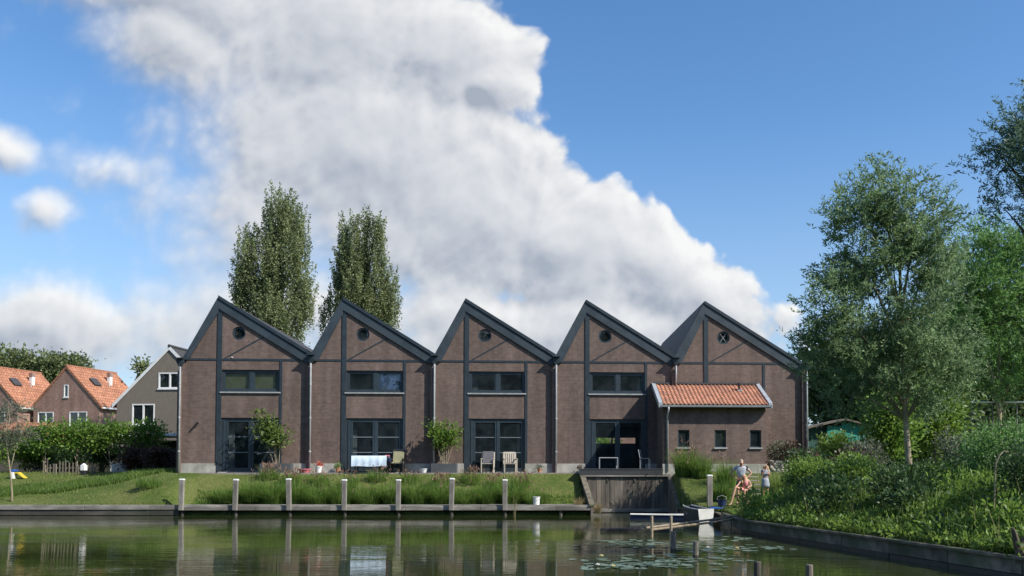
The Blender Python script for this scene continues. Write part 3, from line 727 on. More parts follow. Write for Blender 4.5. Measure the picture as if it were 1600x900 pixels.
while x < qa - .05:
    e = min(qa, x + random.uniform(2.4, 3.4))
    MB().bev(x + 21 + .005, e + 21 - .005, -.06 + random.uniform(-.01, .01), .06, .24, .43, .01).build('edge_board', 'wood_grey_x', lq)
    MB().bev(x + 21 + .005, e + 21 - .005, -.03, .05, .02, .235, .01).build('lower_board', 'wood_dark', lq)
    MB().box(x + 21, e + 21, .0, .04, -.8, .015).build('sheet_board', 'wood_wet', lq); x = e
def edging(name, label, pts, ztop, group=None):
    """timber edging of separate boards along a bank line"""
    o = thing(name, label, 'bank edging', (pts[0][0], pts[0][1], 0))
    ox, oy = pts[0]
    for i in range(len(pts) - 1):
        a = Vector(pts[i]); b = Vector(pts[i + 1]); d = b - a; k = max(1, round(d.length / 2.1)); ang = math.atan2(d.y, d.x)
        for q in range(k):
            s = a + d * (q / k); L = d.length / k
            for nm, y0, y1, z0, z1, mt in (('cap_board', -.03, .14, ztop - .05, ztop, 'wood_bank'), ('face_board', .0, .055, .10, ztop - .053, 'wood_bank'), ('wet_board', .02, .06, -.8, .095, 'wood_wet')):
                j = random.uniform(-.012, .012)
                mo = MB().bev(.005, L - .005, y0 + j, y1 + j, z0 + j * .5, z1 + j * .5, .008).build(nm, mt, o)
                mo.location = (s.x - ox, s.y - oy, 0); mo.rotation_euler = (0, 0, ang)
            st = MB().tube([(0, -.06, -.8), (0, -.06, ztop - .06)], .05, 7).build('stake', 'wood_dark', o); st.location = (s.x - ox, s.y - oy, 0); st.rotation_euler = (0, 0, ang)
    return o
edging('timber_edging', 'weathered timber edging of the overgrown right bank', [(8.6, 5.5), (7.1, 14.2), (4.6, 25.5), (4.72, 29.6)], .40)
edging('timber_edging', 'short timber edging between inlet and dinghy', [(4.72, 29.7), (4.75, 31.0), (3.86, 35.2)], .34)

# ------------------------------------------------------------------ houses behind on the left
def house(name, label, loc, rz, w, ridge_off, eave, ridge, deep, wallm, roofm, wins, verge='terracotta_far', over=.03, attic=None, group=None, tilerows=True):
    """gabled house: gable towards the viewer, x from 0 to w"""
    o = thing(name, label, 'house', loc, rz, group)
    holes = [rect(a, b, c, d) for a, b, c, d in wins]
    wall_with_holes([(0, 0), (w, 0), (w, eave), (ridge_off, ridge - .1), (0, eave)], holes, 0, .25).build('gable_wall', wallm, o)
    MB().box(.002, .25, .252, deep - .25, 0, eave - .05).build('side_wall', wallm, o); MB().box(w - .25, w - .002, .252, deep - .25, 0, eave - .05).build('side_wall', wallm, o)
    MB().prism_y([(0.001, 0), (w - .001, 0), (w - .001, eave), (ridge_off, ridge - .1), (0.001, eave)], deep - .248, deep).build('back_wall', wallm, o)
    MB().box(.26, w - .26, 1.4, 1.45, 0, eave).build('inner_wall', 'plaster_dim', o)
    sl = (ridge - eave) / ridge_off; sr = (ridge - eave) / (w - ridge_off)
    for side in (0, 1):
        ex = -.25 if side == 0 else w + .25; ez = eave - .25 * (sl if side == 0 else sr)
        rf = MB().prism_y([(ridge_off, ridge), (ridge_off, ridge - .15), (ex, ez - .12), (ex, ez + .02)], -over, deep + over).build('roof_slope', roofm, o)
        if tilerows and roofm.startswith('terracotta') and side == 1:
            t = MB(); n = 26; L = math.hypot(ex - ridge_off, ez - ridge)
            for q in range(n):                                    # rolls of the tiles, running down the slope
                y = -over + (deep + 2 * over) * (q + .5) / n
                t.add([(ridge_off, y - .09, ridge + .002), (ridge_off, y, ridge + .06), (ridge_off, y + .09, ridge + .002), (ex, y - .09, ez + .022), (ex, y, ez + .08), (ex, y + .09, ez + .022)], [(0, 1, 4, 3), (1, 2, 5, 4)])
            tt = t.build('tile_rolls', roofm, rf); tt['kind'] = 'stuff'
        MB().prism_y([(ridge_off, ridge + .03), (ridge_off, ridge - .2), (ex, ez - .2), (ex, ez + .04)], -over - .035, -over - .003).build('verge_board', verge, o)
        gx = ex + (-.10 if side == 0 else .0)
        MB().box(gx, gx + .11, -over, deep + over, ez - .14, ez - .02).build('gutter', 'white_paint', o)
    MB().tube([(ridge_off, -over - .06, ridge + .03), (ridge_off, deep + over, ridge + .03)], .09, 8).build('ridge_tiles', roofm, o)
    for a, b, c, d in wins:
        k = (b - a) > .9
        wo = frame_mb(a + .003, b - .003, c + .003, d - .003, .075, -.02, .08, [((a + b) / 2, .09)] if k else []).build('window', 'white_paint', o)
        cuts = [(a + .1, (a + b) / 2 - .06), ((a + b) / 2 + .06, b - .1)] if k else [(a + .1, b - .1)]
        for p, q in cuts: pane(p, q, c + .1, d - .1, .03, wo)
        MB().box(a - .05, b + .05, -.06, -.022, c - .07, c - .002).build('sill', 'white_paint', wo)
    return o
HB = 1.65
def brickhouse(name, label, dx, group):
    o = house(name, label, (-44.0 + dx, 70, HB), R(-10), 5.95, 2.95, 5.5, 8.55, 5.6, 'brick_red', 'terracotta_far',
              [(.40, 1.85, 3.65, 4.90), (3.25, 4.85, 3.0, 4.90), (2.72, 3.15, 6.05, 7.05)], group=group)
    MB().box(4.3, 4.36, 3.0, 3.1, 7.0, 7.3).build('roof_hook', 'zinc', o)
    sk = MB().add([(3.95, 1.2, 7.62), (4.55, 1.2, 7.02), (4.55, 2.0, 7.02), (3.95, 2.0, 7.62)], [(0, 1, 2, 3)]); sk.v = [(x, y, z + .12) for x, y, z in sk.v]
    sk.build('skylight', 'slate', o)
    MB().bev(3.9, 4.2, 3.3, 3.6, 6.9, 8.05, .02).build('flue', 'white_paint', o); MB().bev(3.86, 4.24, 3.26, 3.64, 8.052, 8.35, .03).build('flue_cap', 'brick_red', o)
    return o
brickhouse('brick_house', 'red brick gabled house with orange roof and white windows, left of the dark gable', 0, 'brick houses on the left')
brickhouse('brick_house', 'orange roofed brick house cut off by the left edge', -6.45, 'brick houses on the left')
o = house('dark_gable_house', 'dark brown clad gable with white barge boards beside the sawtooth building', (-27.75, 52, HB), R(-4), 6.4, 3.2, 4.35, 7.55, 7., 'cladding', 'slate',
          [(2.55, 3.95, 5.05, 6.0), (.95, 2.35, 2.9, 4.15)], verge='white_paint', over=.03)
o = house('slate_roof_house', 'grey roofed house seen between the two orange roofs', (-57.5, 92, HB), R(8), 9., 4.5, 6.0, 10.2, 8., 'brick_red', 'zinc_pale', [(2., 3.2, 3.2, 4.6)], verge='zinc', over=.1)
# low red roofed shed behind the hedge and the white canopy
o = thing('garden_outbuilding', 'low outbuilding with tiled roof behind the young tree at far left', 'shed', (-33.0, 48, 1.6))
MB().box(-3.2, 3.1, 0, 2.6, 0, 1.75).build('wall', 'brick_red', o)
MB().prism_x([(-.3, 1.72), (-.3, 1.84), (1.3, 2.95), (2.9, 1.84), (2.9, 1.72)], -3.4, 3.3).build('roof', 'terracotta_far', o)
MB().box(-3.4, 3.3, -.42, -.302, 1.68, 1.8).build('gutter', 'white_paint', o)
o = thing('garden_canopy', 'flat white canopy on posts beside the dark gable house', 'canopy', (-22.9, 47, 1.6))
MB().bev(-2.2, 2.1, -1., 1.6, 2.05, 2.2, .02).build('roof', 'white_paint', o)
for x in (-2., .2, 1.9): MB().bev(x - .05, x + .05, -.8, -.7, 0, 2.048, .01).build('post', 'white_paint', o)
MB().box(-2.1, 2.0, 1.3, 1.45, 0, 1.9).build('back_wall', 'brick_brown', o)

# ------------------------------------------------------------------ trees
def limb_tree(o, base, top, r0, r1, mat, limbs, seed=0, bend=.15, n=8):
    """tapered trunk with limbs, in coordinates local to the tree"""
    rnd = random.Random(seed); m = MB(); base = Vector(base); top = Vector(top); k = 7; pts = []; rad = []
    for i in range(k + 1):
        t = i / k; p = base.lerp(top, t) + Vector((math.sin(t * 5 + seed) * bend * t * (1 - t * .3), math.cos(t * 4 + seed) * bend * t, 0)); pts.append(p); rad.append(r0 + (r1 - r0) * t ** .8 + (r0 * .35 * max(0, 1 - t * 9)))
    m.tube(pts, rad, n)
    for (t, end, r) in limbs:
        i = min(k - 1, int(t * k)); s = pts[i].lerp(pts[i + 1], t * k - i); e = Vector(end)
        mid = s.lerp(e, .5) + Vector((rnd.uniform(-.1, .1), rnd.uniform(-.1, .1), (e - s).length * .10))
        m.tube([s, s.lerp(mid, .5) + Vector((0, 0, .02)), mid, mid.lerp(e, .55), e], [r, r * .85, r * .65, r * .4, r * .12], 5)
    return m.build('trunk', mat, o, smooth=True)
def volume_pts(blobs, n, shell=.35):
    """points spread through a union of ellipsoids"""
    w = np.array([b[3] * b[4] * b[5] for b in blobs]) ** .75; k = RNG.choice(len(blobs), n, p=w / w.sum()); B = np.array(blobs)[k]
    d = unit(RNG.normal(0, 1, (n, 3))); r = RNG.uniform(0, 1, n) ** shell
    return B[:, :3] + d * B[:, 3:6] * r[:, None], d
def twig_crown(o, blobs, ntwig, per, tl, leaf, mat, droop=.1, up=.5, shell=.4, center=None, jit=.45, name='crown', tintbias=.0):
    """foliage of leafy twigs: each twig carries leaves along its length"""
    nc = max(8, ntwig // 20); pc, dc = volume_pts(blobs, nc, shell); kk = RNG.integers(0, nc, ntwig); d = dc[kk]
    p = pc[kk] + np.clip(RNG.normal(0, tl * .58, (ntwig, 3)), -tl, tl) * [1, 1, .8]; ctone = RNG.normal(0, .22, nc)[kk]
    ax = unit(d * [1, 1, .6] + np.array([0, 0, up]) + RNG.normal(0, .35, (ntwig, 3)))
    L = tl * RNG.uniform(.6, 1.35, ntwig)
    tone = RNG.normal(.5 + tintbias, .15, ntwig) + ctone
    pos = []; dr = []; tn = []
    for j in range(per):
        t = (j + RNG.uniform(0, 1, ntwig)) / per
        q = p + ax * (L * t)[:, None] - np.array([0, 0, 1.]) * (droop * L * t * t)[:, None] + RNG.normal(0, .03 * tl, (ntwig, 3))
        pos.append(q); dr.append(unit(ax + RNG.normal(0, .55, (ntwig, 3)))); tn.append(tone + RNG.normal(0, .14, ntwig))
    return leaves(name, np.concatenate(pos), np.concatenate(dr), leaf[0], leaf[1], mat, o, np.concatenate(tn), jit)
def clump_crown(o, blobs, nclump, per, spread, leaf, mat, shell=.45, name='crown', flat=.8, tintbias=0.):
    """foliage of leaf clumps spread through the crown"""
    p, d = volume_pts(blobs, nclump, shell); s = spread * RNG.uniform(.6, 1.4, nclump); tone = RNG.normal(.5 + tintbias, .2, nclump)
    off = RNG.normal(0, 1, (nclump, per, 3)) * s[:, None, None] * [1, 1, flat]
    pos = (p[:, None] + off).reshape(-1, 3); dr = (unit(off.reshape(-1, 3)) * .6 + np.repeat(d, per, 0) * .6 + [0, 0, .2])
    return leaves(name, pos, dr, leaf[0], leaf[1], mat, o, np.repeat(tone, per) + RNG.normal(0, .15, nclump * per), .5)

def poplar(label, px, Y, top_px, half, blobs_px, n):
    b = at(px, 738, Y); top = at(px, top_px, Y).z; o = thing('poplar_tree', label, 'tree', (b.x, Y, 1.6), 0, 'tall poplars behind the building')
    s = Y / F; limbs = []; blobs = []
    for (x, y, rx, ry) in blobs_px:
        c = at(x, y, Y); blobs.append((c.x - b.x, RNG.uniform(-.6, .6), c.z - 1.6, rx * s, rx * s * 1.1, ry * s))
        limbs.append((min(.8, max(.08, (c.z - 1.6) / (top - 1.6) - .25)), (c.x - b.x, blobs[-1][1], c.z - 1.6 + ry * s * .6), .10))
    limb_tree(o, (0, 0, 0), (0, 0, (top - 1.6) * .93), .42, .05, 'bark', limbs, 3)
    # upright sprays
    p, d = volume_pts(blobs, n, .5)
    ax = unit(d * [.22, .22, .1] + [0, 0, 1.] + RNG.normal(0, .12, (n, 3))); tone = RNG.normal(.5, .25, n); pos = []; tn = []; dr = []
    for j in range(54):
        t = RNG.uniform(0, 1, n); q = p + ax * (t * 1.7 - 1.0)[:, None] + RNG.normal(0, .15, (n, 3)) * (1.15 - t)[:, None]
        pos.append(q); tn.append(tone + RNG.normal(0, .08, n)); dr.append(RNG.normal(0, 1, (n, 3)) + ax * .9)
    leaves('crown', np.concatenate(pos), np.concatenate(dr), .125, .10, 'leaf_poplar', o, np.concatenate(tn), .3)
poplar('taller broad poplar with pointed crown behind the first gable', 432, 62, 290, 0,
       [(436, 322, 26, 28), (452, 350, 28, 34), (425, 365, 26, 40), (462, 395, 24, 45), (430, 420, 34, 50), (388, 372, 14, 24), (392, 405, 20, 40), (468, 450, 26, 50), (400, 455, 34, 45), (373, 455, 14, 30), (440, 490, 40, 45), (478, 480, 16, 40), (385, 425, 18, 26), (376, 480, 14, 26), (440, 560, 40, 60), (410, 520, 36, 40)], 1500)
poplar('shorter poplar with several upright tips behind the second gable', 568, 66, 335, 0,
       [(536, 362, 10, 26), (556, 352, 9, 20), (574, 352, 10, 20), (592, 360, 11, 30), (540, 400, 16, 34), (566, 395, 18, 40), (594, 400, 15, 44), (530, 430, 15, 32), (562, 445, 28, 44), (600, 450, 20, 46), (580, 490, 34, 42), (612, 485, 16, 30), (540, 480, 22, 36), (512, 478, 7, 26), (504, 500, 7, 24), (570, 550, 40, 60)], 1350)
def round_tree(name, label, px, Y, base_z, crown, ntwig, per, tl, leaf, mat, trunk, group=None, base_px=None, lean=0., up=.4, droop=.1, bark='bark', shell=.4, style='twig', spread=.3):
    """tree whose crown is a set of ellipsoids measured at its depth"""
    b = at(px, 738, Y); o = thing(name, label, 'tree', (b.x, Y, base_z), 0, group); s = Y / F; blobs = []; limbs = []; zs = []
    for q in crown:
        c = at(q[0], q[1], Y); dy = q[4] if len(q) > 4 else RNG.uniform(-.5, .5) * q[2] * s
        blobs.append((c.x - b.x, dy, c.z - base_z, q[2] * s, q[2] * s * .95, q[3] * s)); zs.append(c.z - base_z)
    ztop = max(zs) + .1
    for bl in blobs:
        t = max(.25, min(.85, bl[2] / ztop - .28)); limbs.append((t, (bl[0], bl[1], bl[2] + bl[5] * .25), trunk * .42))
    limb_tree(o, (0, 0, -.2), (lean, 0, ztop), trunk, trunk * .12, bark, limbs, int(px))
    if style == 'twig': twig_crown(o, blobs, ntwig, per, tl, leaf, mat, droop, up, shell)
    else: clump_crown(o, blobs, ntwig, per, spread, leaf, mat, shell)
    return o
# willows on the right bank
def willow_base(px, Y): p = at(px, 738, Y); return hgt(p.x, Y)
round_tree('willow_tree', 'large grey green willow with slim pale trunk on the right bank', 1424, 24, willow_base(1424, 24),
           [(x_, y_ + 20, a_ * .88, b_ * .86) for x_, y_, a_, b_ in [(1368, 262, 34, 42), (1400, 290, 50, 60), (1345, 320, 50, 60), (1430, 330, 55, 60), (1330, 390, 60, 62), (1400, 390, 80, 72), (1470, 370, 38, 75), (1300, 470, 52, 60), (1370, 475, 80, 62), (1450, 465, 65, 72), (1285, 535, 36, 38), (1340, 555, 70, 55), (1420, 555, 85, 52), (1490, 540, 30, 62), (1330, 602, 48, 34), (1455, 602, 38, 34)]],
           4700, 14, .42, (.125, .034), 'leaf_willow', .105, 'willows on the right bank', lean=-.42, up=.55, bark='bark_pale', shell=.42)
round_tree('willow_tree', 'greener willow with straight trunk behind the large one, near the right edge', 1560, 40, willow_base(1560, 40),
           [(1500, 440, 40, 50), (1498, 510, 40, 50), (1545, 395, 42, 48), (1590, 400, 50, 60), (1530, 450, 46, 55), (1580, 470, 60, 55), (1640, 430, 55, 75), (1525, 520, 42, 50), (1590, 545, 60, 50), (1640, 530, 60, 60), (1540, 580, 36, 34), (1610, 595, 50, 26)],
           4300, 14, .70, (.19, .05), 'leaf_willow_green', .14, 'willows on the right bank', lean=.3, up=.5, bark='bark_pale')
round_tree('willow_tree', 'dark tree reaching in from the right edge high above the bank', 1690, 16, 1.7,
           [(1640, 200, 45, 70), (1620, 250, 62, 70), (1580, 275, 42, 55), (1560, 240, 26, 40), (1610, 310, 60, 45), (1690, 250, 90, 120), (1570, 330, 26, 26), (1660, 150, 40, 45), (1590, 200, 24, 36)],
           1900, 14, .33, (.088, .022), 'leaf_willow_dark', .13, 'willows on the right bank', lean=-.2, up=.5)
# darker trees behind
BG = [(1300, 54, [(1292, 585, 32, 44), (1325, 575, 44, 52), (1360, 590, 44, 50), (1300, 632, 42, 34), (1345, 640, 46, 36)], 'dark leafy tree behind the green shed'),
      (1420, 50, [(1400, 560, 52, 52), (1440, 570, 50, 50), (1385, 620, 46, 50), (1440, 640, 60, 50), (1410, 680, 50, 36)], 'dark leafy tree behind the slim willow trunk'),
      (1500, 58, [(1490, 530, 56, 62), (1530, 540, 50, 66), (1480, 610, 52, 56), (1530, 620, 60, 60), (1500, 675, 60, 40)], 'tall dark tree behind the white rail'),
      (1610, 60, [(1590, 520, 60, 70), (1640, 520, 60, 70), (1580, 610, 60, 66), (1640, 620, 70, 60), (1600, 680, 60, 40)], 'dark tree at the right edge behind the greener willow')]
for px, Y, cr, lab in BG: round_tree('broadleaf_tree', lab, px, Y, 1.6, cr, 620, 26, 0, (.34, .22), 'leaf_wood', .25, 'dark trees behind the bank', style='clump', spread=.55)
round_tree('broadleaf_tree', 'light green young tree left of the slim willow trunk', 1395, 36, 1.65, [(1390, 640, 28, 30), (1410, 660, 24, 24), (1375, 670, 24, 26), (1395, 690, 30, 22)], 260, 22, 0, (.17, .10), 'leaf_fresh', .06, style='clump', spread=.28)
round_tree('broadleaf_tree', 'light green young tree right of the slim willow trunk', 1462, 38, 1.65, [(1455, 610, 28, 30), (1480, 640, 30, 30), (1450, 655, 30, 28), (1470, 680, 36, 24)], 300, 22, 0, (.18, .10), 'leaf_bush', .06, style='clump', spread=.3)
# far left
FAR = [(30, [(10, 560, 34, 24), (40, 562, 30, 24), (25, 590, 44, 24), (-20, 570, 34, 30)], 'far olive tree above the leftmost orange roof'), (92, [(78, 565, 22, 22), (104, 570, 28, 26), (70, 595, 26, 22), (112, 590, 20, 18)], 'far olive tree above the brick gable house')]
for px, cr, lab in FAR: round_tree('broadleaf_tree', lab, px, 110, 1.5, [(q[0], q[1] + 9, q[2], q[3]) for q in cr], 380, 24, 0, (.40, .28), 'leaf_far', .4, 'far trees at left', style='clump', spread=.55, shell=.6)
round_tree('broadleaf_tree', 'small bare looking tree top beside the white barge board', 228, 75, 1.6, [(224, 572, 8, 6), (230, 590, 9, 10), (222, 600, 6, 6)], 60, 14, 0, (.3, .2), 'leaf_far', .1, style='clump', spread=.3)
round_tree('young_willow', 'young leaning willow with thin trunk at the far left water edge', 20, 36.3, hgt(at(20, 738, 36.3).x, 36.3), [(14, 640, 26, 26), (30, 660, 20, 28), (2, 670, 22, 30), (20, 690, 18, 20)], 380, 12, .42, (.13, .03), 'leaf_greyish', .045, lean=-.25, bark='bark_pale')
# pleached row at left
for q, (px, lab) in enumerate(((72, 'leftmost of the pleached trees in front of the brick house'), (122, 'pleached tree in front of the brick house, second from the left'), (170, 'pleached tree between brick house and dark gable, third from the left'), (222, 'rightmost pleached tree, in front of the dark gable'))):
    round_tree('pleached_tree', lab, px, 43.5 + q * .2, 1.62, [(px - 14, 678, 20, 13, 0.), (px + 14, 676, 18, 14, 0.), (px, 692, 22, 11, 0.), (px + 6, 664, 9, 9, 0.), (px - 18, 698, 9, 12, 0.)], 120, 16, 0, (.15, .10), 'leaf_fresh', .04, 'pleached trees at left', bark='bark_pale', style='clump', spread=.17)

# ------------------------------------------------------------------ shrubs
def shrub(name, label, px, Y, w, h, mat, n=120, per=20, leaf=(.12, .08), spread=.14, group=None, base=None, x=None, cat='shrub', stems=5):
    X = at(px, 738, Y).x if x is None else x; z = hgt(X, Y) if base is None else base
    o = thing(name, label, cat, (X, Y, z), 0, group); m = MB(); bl = []
    for k in range(stems):
        a = 2 * math.pi * k / stems + random.uniform(-.3, .3); r = w * .30 * random.uniform(.6, 1.1)
        e = (math.cos(a) * r, math.sin(a) * r * .8, h * random.uniform(.5, .72)); m.tube([(math.cos(a) * .03, math.sin(a) * .03, -.05), (e[0] * .5, e[1] * .5, e[2] * .55), e], [.025, .018, .006], 5)
        bl.append((e[0], e[1], e[2], w * .26, w * .24, h * .30))
    bl.append((0, 0, h * .5, w * .3, w * .3, h * .38))
    m.build('stems', 'bark', o); clump_crown(o, bl, n, per, spread, leaf, mat, .5, 'foliage')
    return o
shrub('shrub', 'green shrub at far left beside the toy slide', -8, 43, 2.2, 2.0, 'leaf_bush', 150, 20)
shrub('shrub', 'yellow green shrub right of the toy slide', 42, 44.5, 2.0, 2.0, 'leaf_fresh', 150, 20)
shrub('shrub', 'dark hedge shrub left of the picket fence', 62, 45, 1.5, 1.5, 'leaf_dark', 100, 20)
shrub('shrub', 'low dark shrub behind the picket fence', 105, 46, 2.6, 1.7, 'leaf_dark', 130, 20)
shrub('shrub', 'dark green shrub under the third pleached tree', 160, 45, 1.9, 1.6, 'leaf_dark', 130, 20)
shrub('shrub', 'maroon shrub under the rightmost pleached tree', 212, 43.0, 1.5, 1.25, 'leaf_maroon', 130, 20)
shrub('shrub', 'maroon shrub next to the corner of the brick building', 250, 41.6, 1.7, 1.15, 'leaf_maroon', 140, 20)
shrub('shrub', 'green shrub behind the maroon ones under the canopy', 232, 44.5, 1.6, 1.5, 'leaf_bush', 110, 20)
shrub('shrub', 'brownish climbing shrub at the right end of the brick wall', 1232, 39.6, 1.3, 1.3, 'leaf_maroon', 110, 18, (.11, .07))
shrub('shrub', 'sparse green shrub in front of the right end of the brick wall', 1215, 39.4, .9, 1.5, 'leaf_greyish', 60, 16, (.1, .05))
shrub('hydrangea', 'pink flowering hydrangea at the right corner of the brick building', 1277, 40.2, .9, .95, 'pink_petal', 70, 20, (.07, .07), .10)
shrub('shrub', 'grey leaved shrub in front of the green shed', 1352, 34, 1.6, 1.9, 'leaf_greyish', 150, 20, (.11, .05))
shrub('shrub', 'green leafy shrub hiding the foot of the turquoise shed', 1305, 40.5, 2.0, 1.75, 'leaf_bush', 150, 20, (.13, .08))
shrub('shrub', 'brownish shrub left of the slim willow trunk', 1330, 31, 1.4, 1.35, 'leaf_maroon', 110, 18)
shrub('shrub', 'dull brown twiggy shrub right of the slim willow trunk', 1500, 30, 1.5, 2.0, 'leaf_greyish', 120, 14, (.10, .05))
shrub('shrub', 'dense dark bush at the left end of the right bank', 1268, 28.4, 1.8, 1.15, 'leaf_bush', 190, 24, (.10, .05))
shrub('shrub', 'dark green bush in the middle of the right bank', 1330, 24.5, 1.5, 1.1, 'leaf_bush', 170, 24, (.09, .045))
shrub('shrub', 'deep green bush below the willow trunk', 1415, 21.0, 1.5, 1.1, 'leaf_dark', 170, 24, (.08, .04))
shrub('shrub', 'tall green bush near the right edge of the bank', 1560, 21.0, 1.7, 1.9, 'leaf_willow_green', 190, 24, (.09, .04))
shrub('shrub', 'shaded bush at the right edge', 1610, 17.5, 1.5, 1.5, 'leaf_dark', 170, 24, (.07, .035))
# grass plants right of the downpipe
def tuft(name, label, X, Y, h, r, n, mat='grass_tall', heads=0, group=None, base=None, lean=.42, width=.016):
    z = hgt(X, Y) if base is None else base; o = thing(name, label, 'grass', (X, Y, z - .02), 0, group)
    a = RNG.uniform(0, 2 * np.pi, n); q = r * np.sqrt(RNG.uniform(0, 1, n)); b = np.stack([np.cos(a) * q, np.sin(a) * q * .8, np.zeros(n)], 1)
    out = np.stack([np.cos(a), np.sin(a), np.zeros(n)], 1)
    blades('blades', b, h, width, mat, o, lean, RNG.normal(.45, .25, n), out)
    if heads:
        a = RNG.uniform(0, 2 * np.pi, heads); q = r * .6 * np.sqrt(RNG.uniform(0, 1, heads)); b = np.stack([np.cos(a) * q, np.sin(a) * q, np.zeros(heads)], 1)
        out = np.stack([np.cos(a), np.sin(a), np.zeros(heads)], 1)
        _, tips = blades('stalks', b, h * 1.15, width * .5, 'grass_dry', o, lean * .7, None, out)
        leaves('seed_heads', np.repeat(tips - [0, 0, .06], 3, 0), np.tile([[0, 0, 1.]], (heads * 3, 1)), .16, .035, 'seed_head', o, None, .3, stuff=True)
    return o
ON = ['first', 'second', 'third', 'fourth', 'fifth', 'sixth', 'seventh', 'eighth', 'ninth', 'tenth', 'eleventh', 'twelfth', 'thirteenth', 'fourteenth']
gl = 'arching green grass clump behind the mooring posts, {} from the left'
for q, px in enumerate((352, 395, 428, 462, 497, 535, 575, 612, 650, 688, 726, 762, 800, 835)):
    Y = 36.68 + random.uniform(-.1, .12); tuft('grass_clump', gl.format(ON[q]), at(px, 780, Y).x, Y, random.uniform(.86, 1.12) * (.7 if q in (0, 13) else 1), .44, 760, lean=.60, heads=5 if q > 3 else 0, group='ornamental grass along the walkway')
g2 = 'low grass with pinkish seed heads just below the terrace, {} from the left'
for q, px in enumerate((420, 455, 500, 545, 590, 640, 690, 735, 775, 815)):
    Y = 37.75 + random.uniform(-.2, .2); tuft('grass_clump', g2.format(ON[q]), at(px, 760, Y).x, Y, random.uniform(.42, .56), .42, 240, heads=46 if px > 640 or px < 470 else 20, group='seeding grass on the upper bank')
tuft('grass_clump', 'low grass clump on the lawn left of the first mooring post', at(232, 780, 36.8).x, 36.8, .45, .5, 420)
tuft('grass_clump', 'small grass tuft right of the first mooring post', at(318, 780, 36.5).x, 36.5, .35, .35, 260)
tuft('grass_clump', 'tall feathery grass against the annex wall beside its downpipe', at(1072, 740, 36.9).x, 36.9, 1.15, .45, 700, heads=40, lean=.35)
tuft('grass_clump', 'bushy grass in front of the annex, right of the tallest clump', at(1095, 740, 36.6).x, 36.6, .95, .42, 600, heads=16, lean=.4)
tuft('grass_clump', 'tall grass left behind the man', at(1135, 745, 35.6).x, 35.6, 1.1, .35, 420, heads=14, lean=.3)
tuft('grass_clump', 'grass clump beside the lone post', at(1126, 765, 34.2).x, 34.2, .72, .38, 420, lean=.4)
tuft('grass_clump', 'pale grass behind the standing girl', at(1222, 760, 35.0).x, 35.0, .9, .5, 420, 'grass_blade', lean=.3)
tuft('dry_clump', 'straw coloured tuft at the foot of the plank wall', at(930, 795, 35.75).x + .1, 35.7, .45, .14, 130, 'grass_dry', base=.12)
tuft('dry_clump', 'brownish tuft on the bank beside the left wing wall', at(905, 785, 36.1).x, 36.1, .4, .2, 140, 'grass_dry')
tuft('reed', 'thin reeds standing in the water beside the walkway', at(804, 790, 35.3).x, 35.3, 1.0, .05, 8, 'grass_dry', base=-.05, lean=.12)

# ------------------------------------------------------------------ ground cover
def scatter(n, x0, x1, y0, y1, keep):
    P = np.stack([RNG.uniform(x0, x1, n), RNG.uniform(y0, y1, n)], 1); k = keep(P); P = P[k]
    return np.column_stack([P, land(P)])
def dry(P):
    return ~inside(P, POND) & (edge_dist(P, POND) > .10) & ~((P[:, 1] > 35.3) & (inside(P, INLET) | (edge_dist(P, INLET) < .12)))
def lawn(P): return dry(P) & (P[:, 1] < 40 + .059 * P[:, 0] - .95 + np.where(P[:, 0] < -18.2, 9, 0)) & ~((P[:, 1] < 36.62) & (P[:, 0] > -16.5) & (P[:, 0] < .4)) & (P[:, 0] + (P[:, 1] - 30) * .35 < 8.6)
b = scatter(52000, -31, 9, 29, 46, lawn)
pn = .5 + .5 * np.sin(b[:, 0] * .9 + 1.3 * np.sin(b[:, 1] * .8)) * np.sin(b[:, 1] * .6 + b[:, 0] * .25)
o, _ = blades('lawn_grass', b, .075, .022, 'grass_lawn', None, .5, np.clip(RNG.normal(.30 + .4 * pn, .25, len(b)), 0, 1))
tag(o, 'short mown grass on the sloping far bank', 'grass', kind='stuff')
def longpatch(P):
    u = (P[:, 0] + 22.3) / 4.6; v = (P[:, 1] - 38.6 - .30 * (P[:, 0] + 22.3)) / 1.05
    return dry(P) & (u * u + v * v < 1 + .25 * np.sin(P[:, 0] * 3)) & (P[:, 1] < 42)
b = scatter(60000, -28, -16, 36, 42, longpatch)
o, _ = blades('meadow_grass', b, .22, .02, 'grass_blade', None, .45, RNG.normal(.35, .25, len(b)))
tag(o, 'strip of longer unmown grass across the left lawn', 'grass', kind='stuff')
b = scatter(6000, -16.3, .2, 36.55, 37.2, dry); o, _ = blades('verge_grass', b, .16, .02, 'grass_blade', None, .5, RNG.normal(.7, .25, len(b)))
tag(o, 'bright grass growing over the back edge of the walkway', 'grass', kind='stuff')
def bank(P): return dry(P) & (P[:, 0] - np.interp(P[:, 1], [10, 14.2, 25.5, 31, 34], [7.8, 7.1, 4.6, 4.9, 7.0]) > .12) & (P[:, 0] - np.interp(P[:, 1], [10, 14.2, 25.5, 30, 31.5, 34], [7.8, 7.1, 4.6, 6.0, 7.0, 8.2]) > .12)
b = scatter(24000, 4.6, 17, 11, 34, bank); e = edge_dist(b[:, :2], POND)
cl = .5 + .5 * np.sin(b[:, 0] * 2.1 + np.sin(b[:, 1] * 1.7) * 2) * np.sin(b[:, 1] * 1.5 + b[:, 0])
h = (.20 + .45 * np.clip(e / 1.5, 0, 1) * (.3 + cl)) * RNG.uniform(.6, 1.3, len(b))
o, _ = blades('bank_grass', b, h, .024, 'grass_blade', None, .5, np.clip(RNG.normal(.35 + .35 * cl, .25, len(b)), 0, 1))
tag(o, 'rank tall grass covering the right bank', 'grass', kind='stuff')
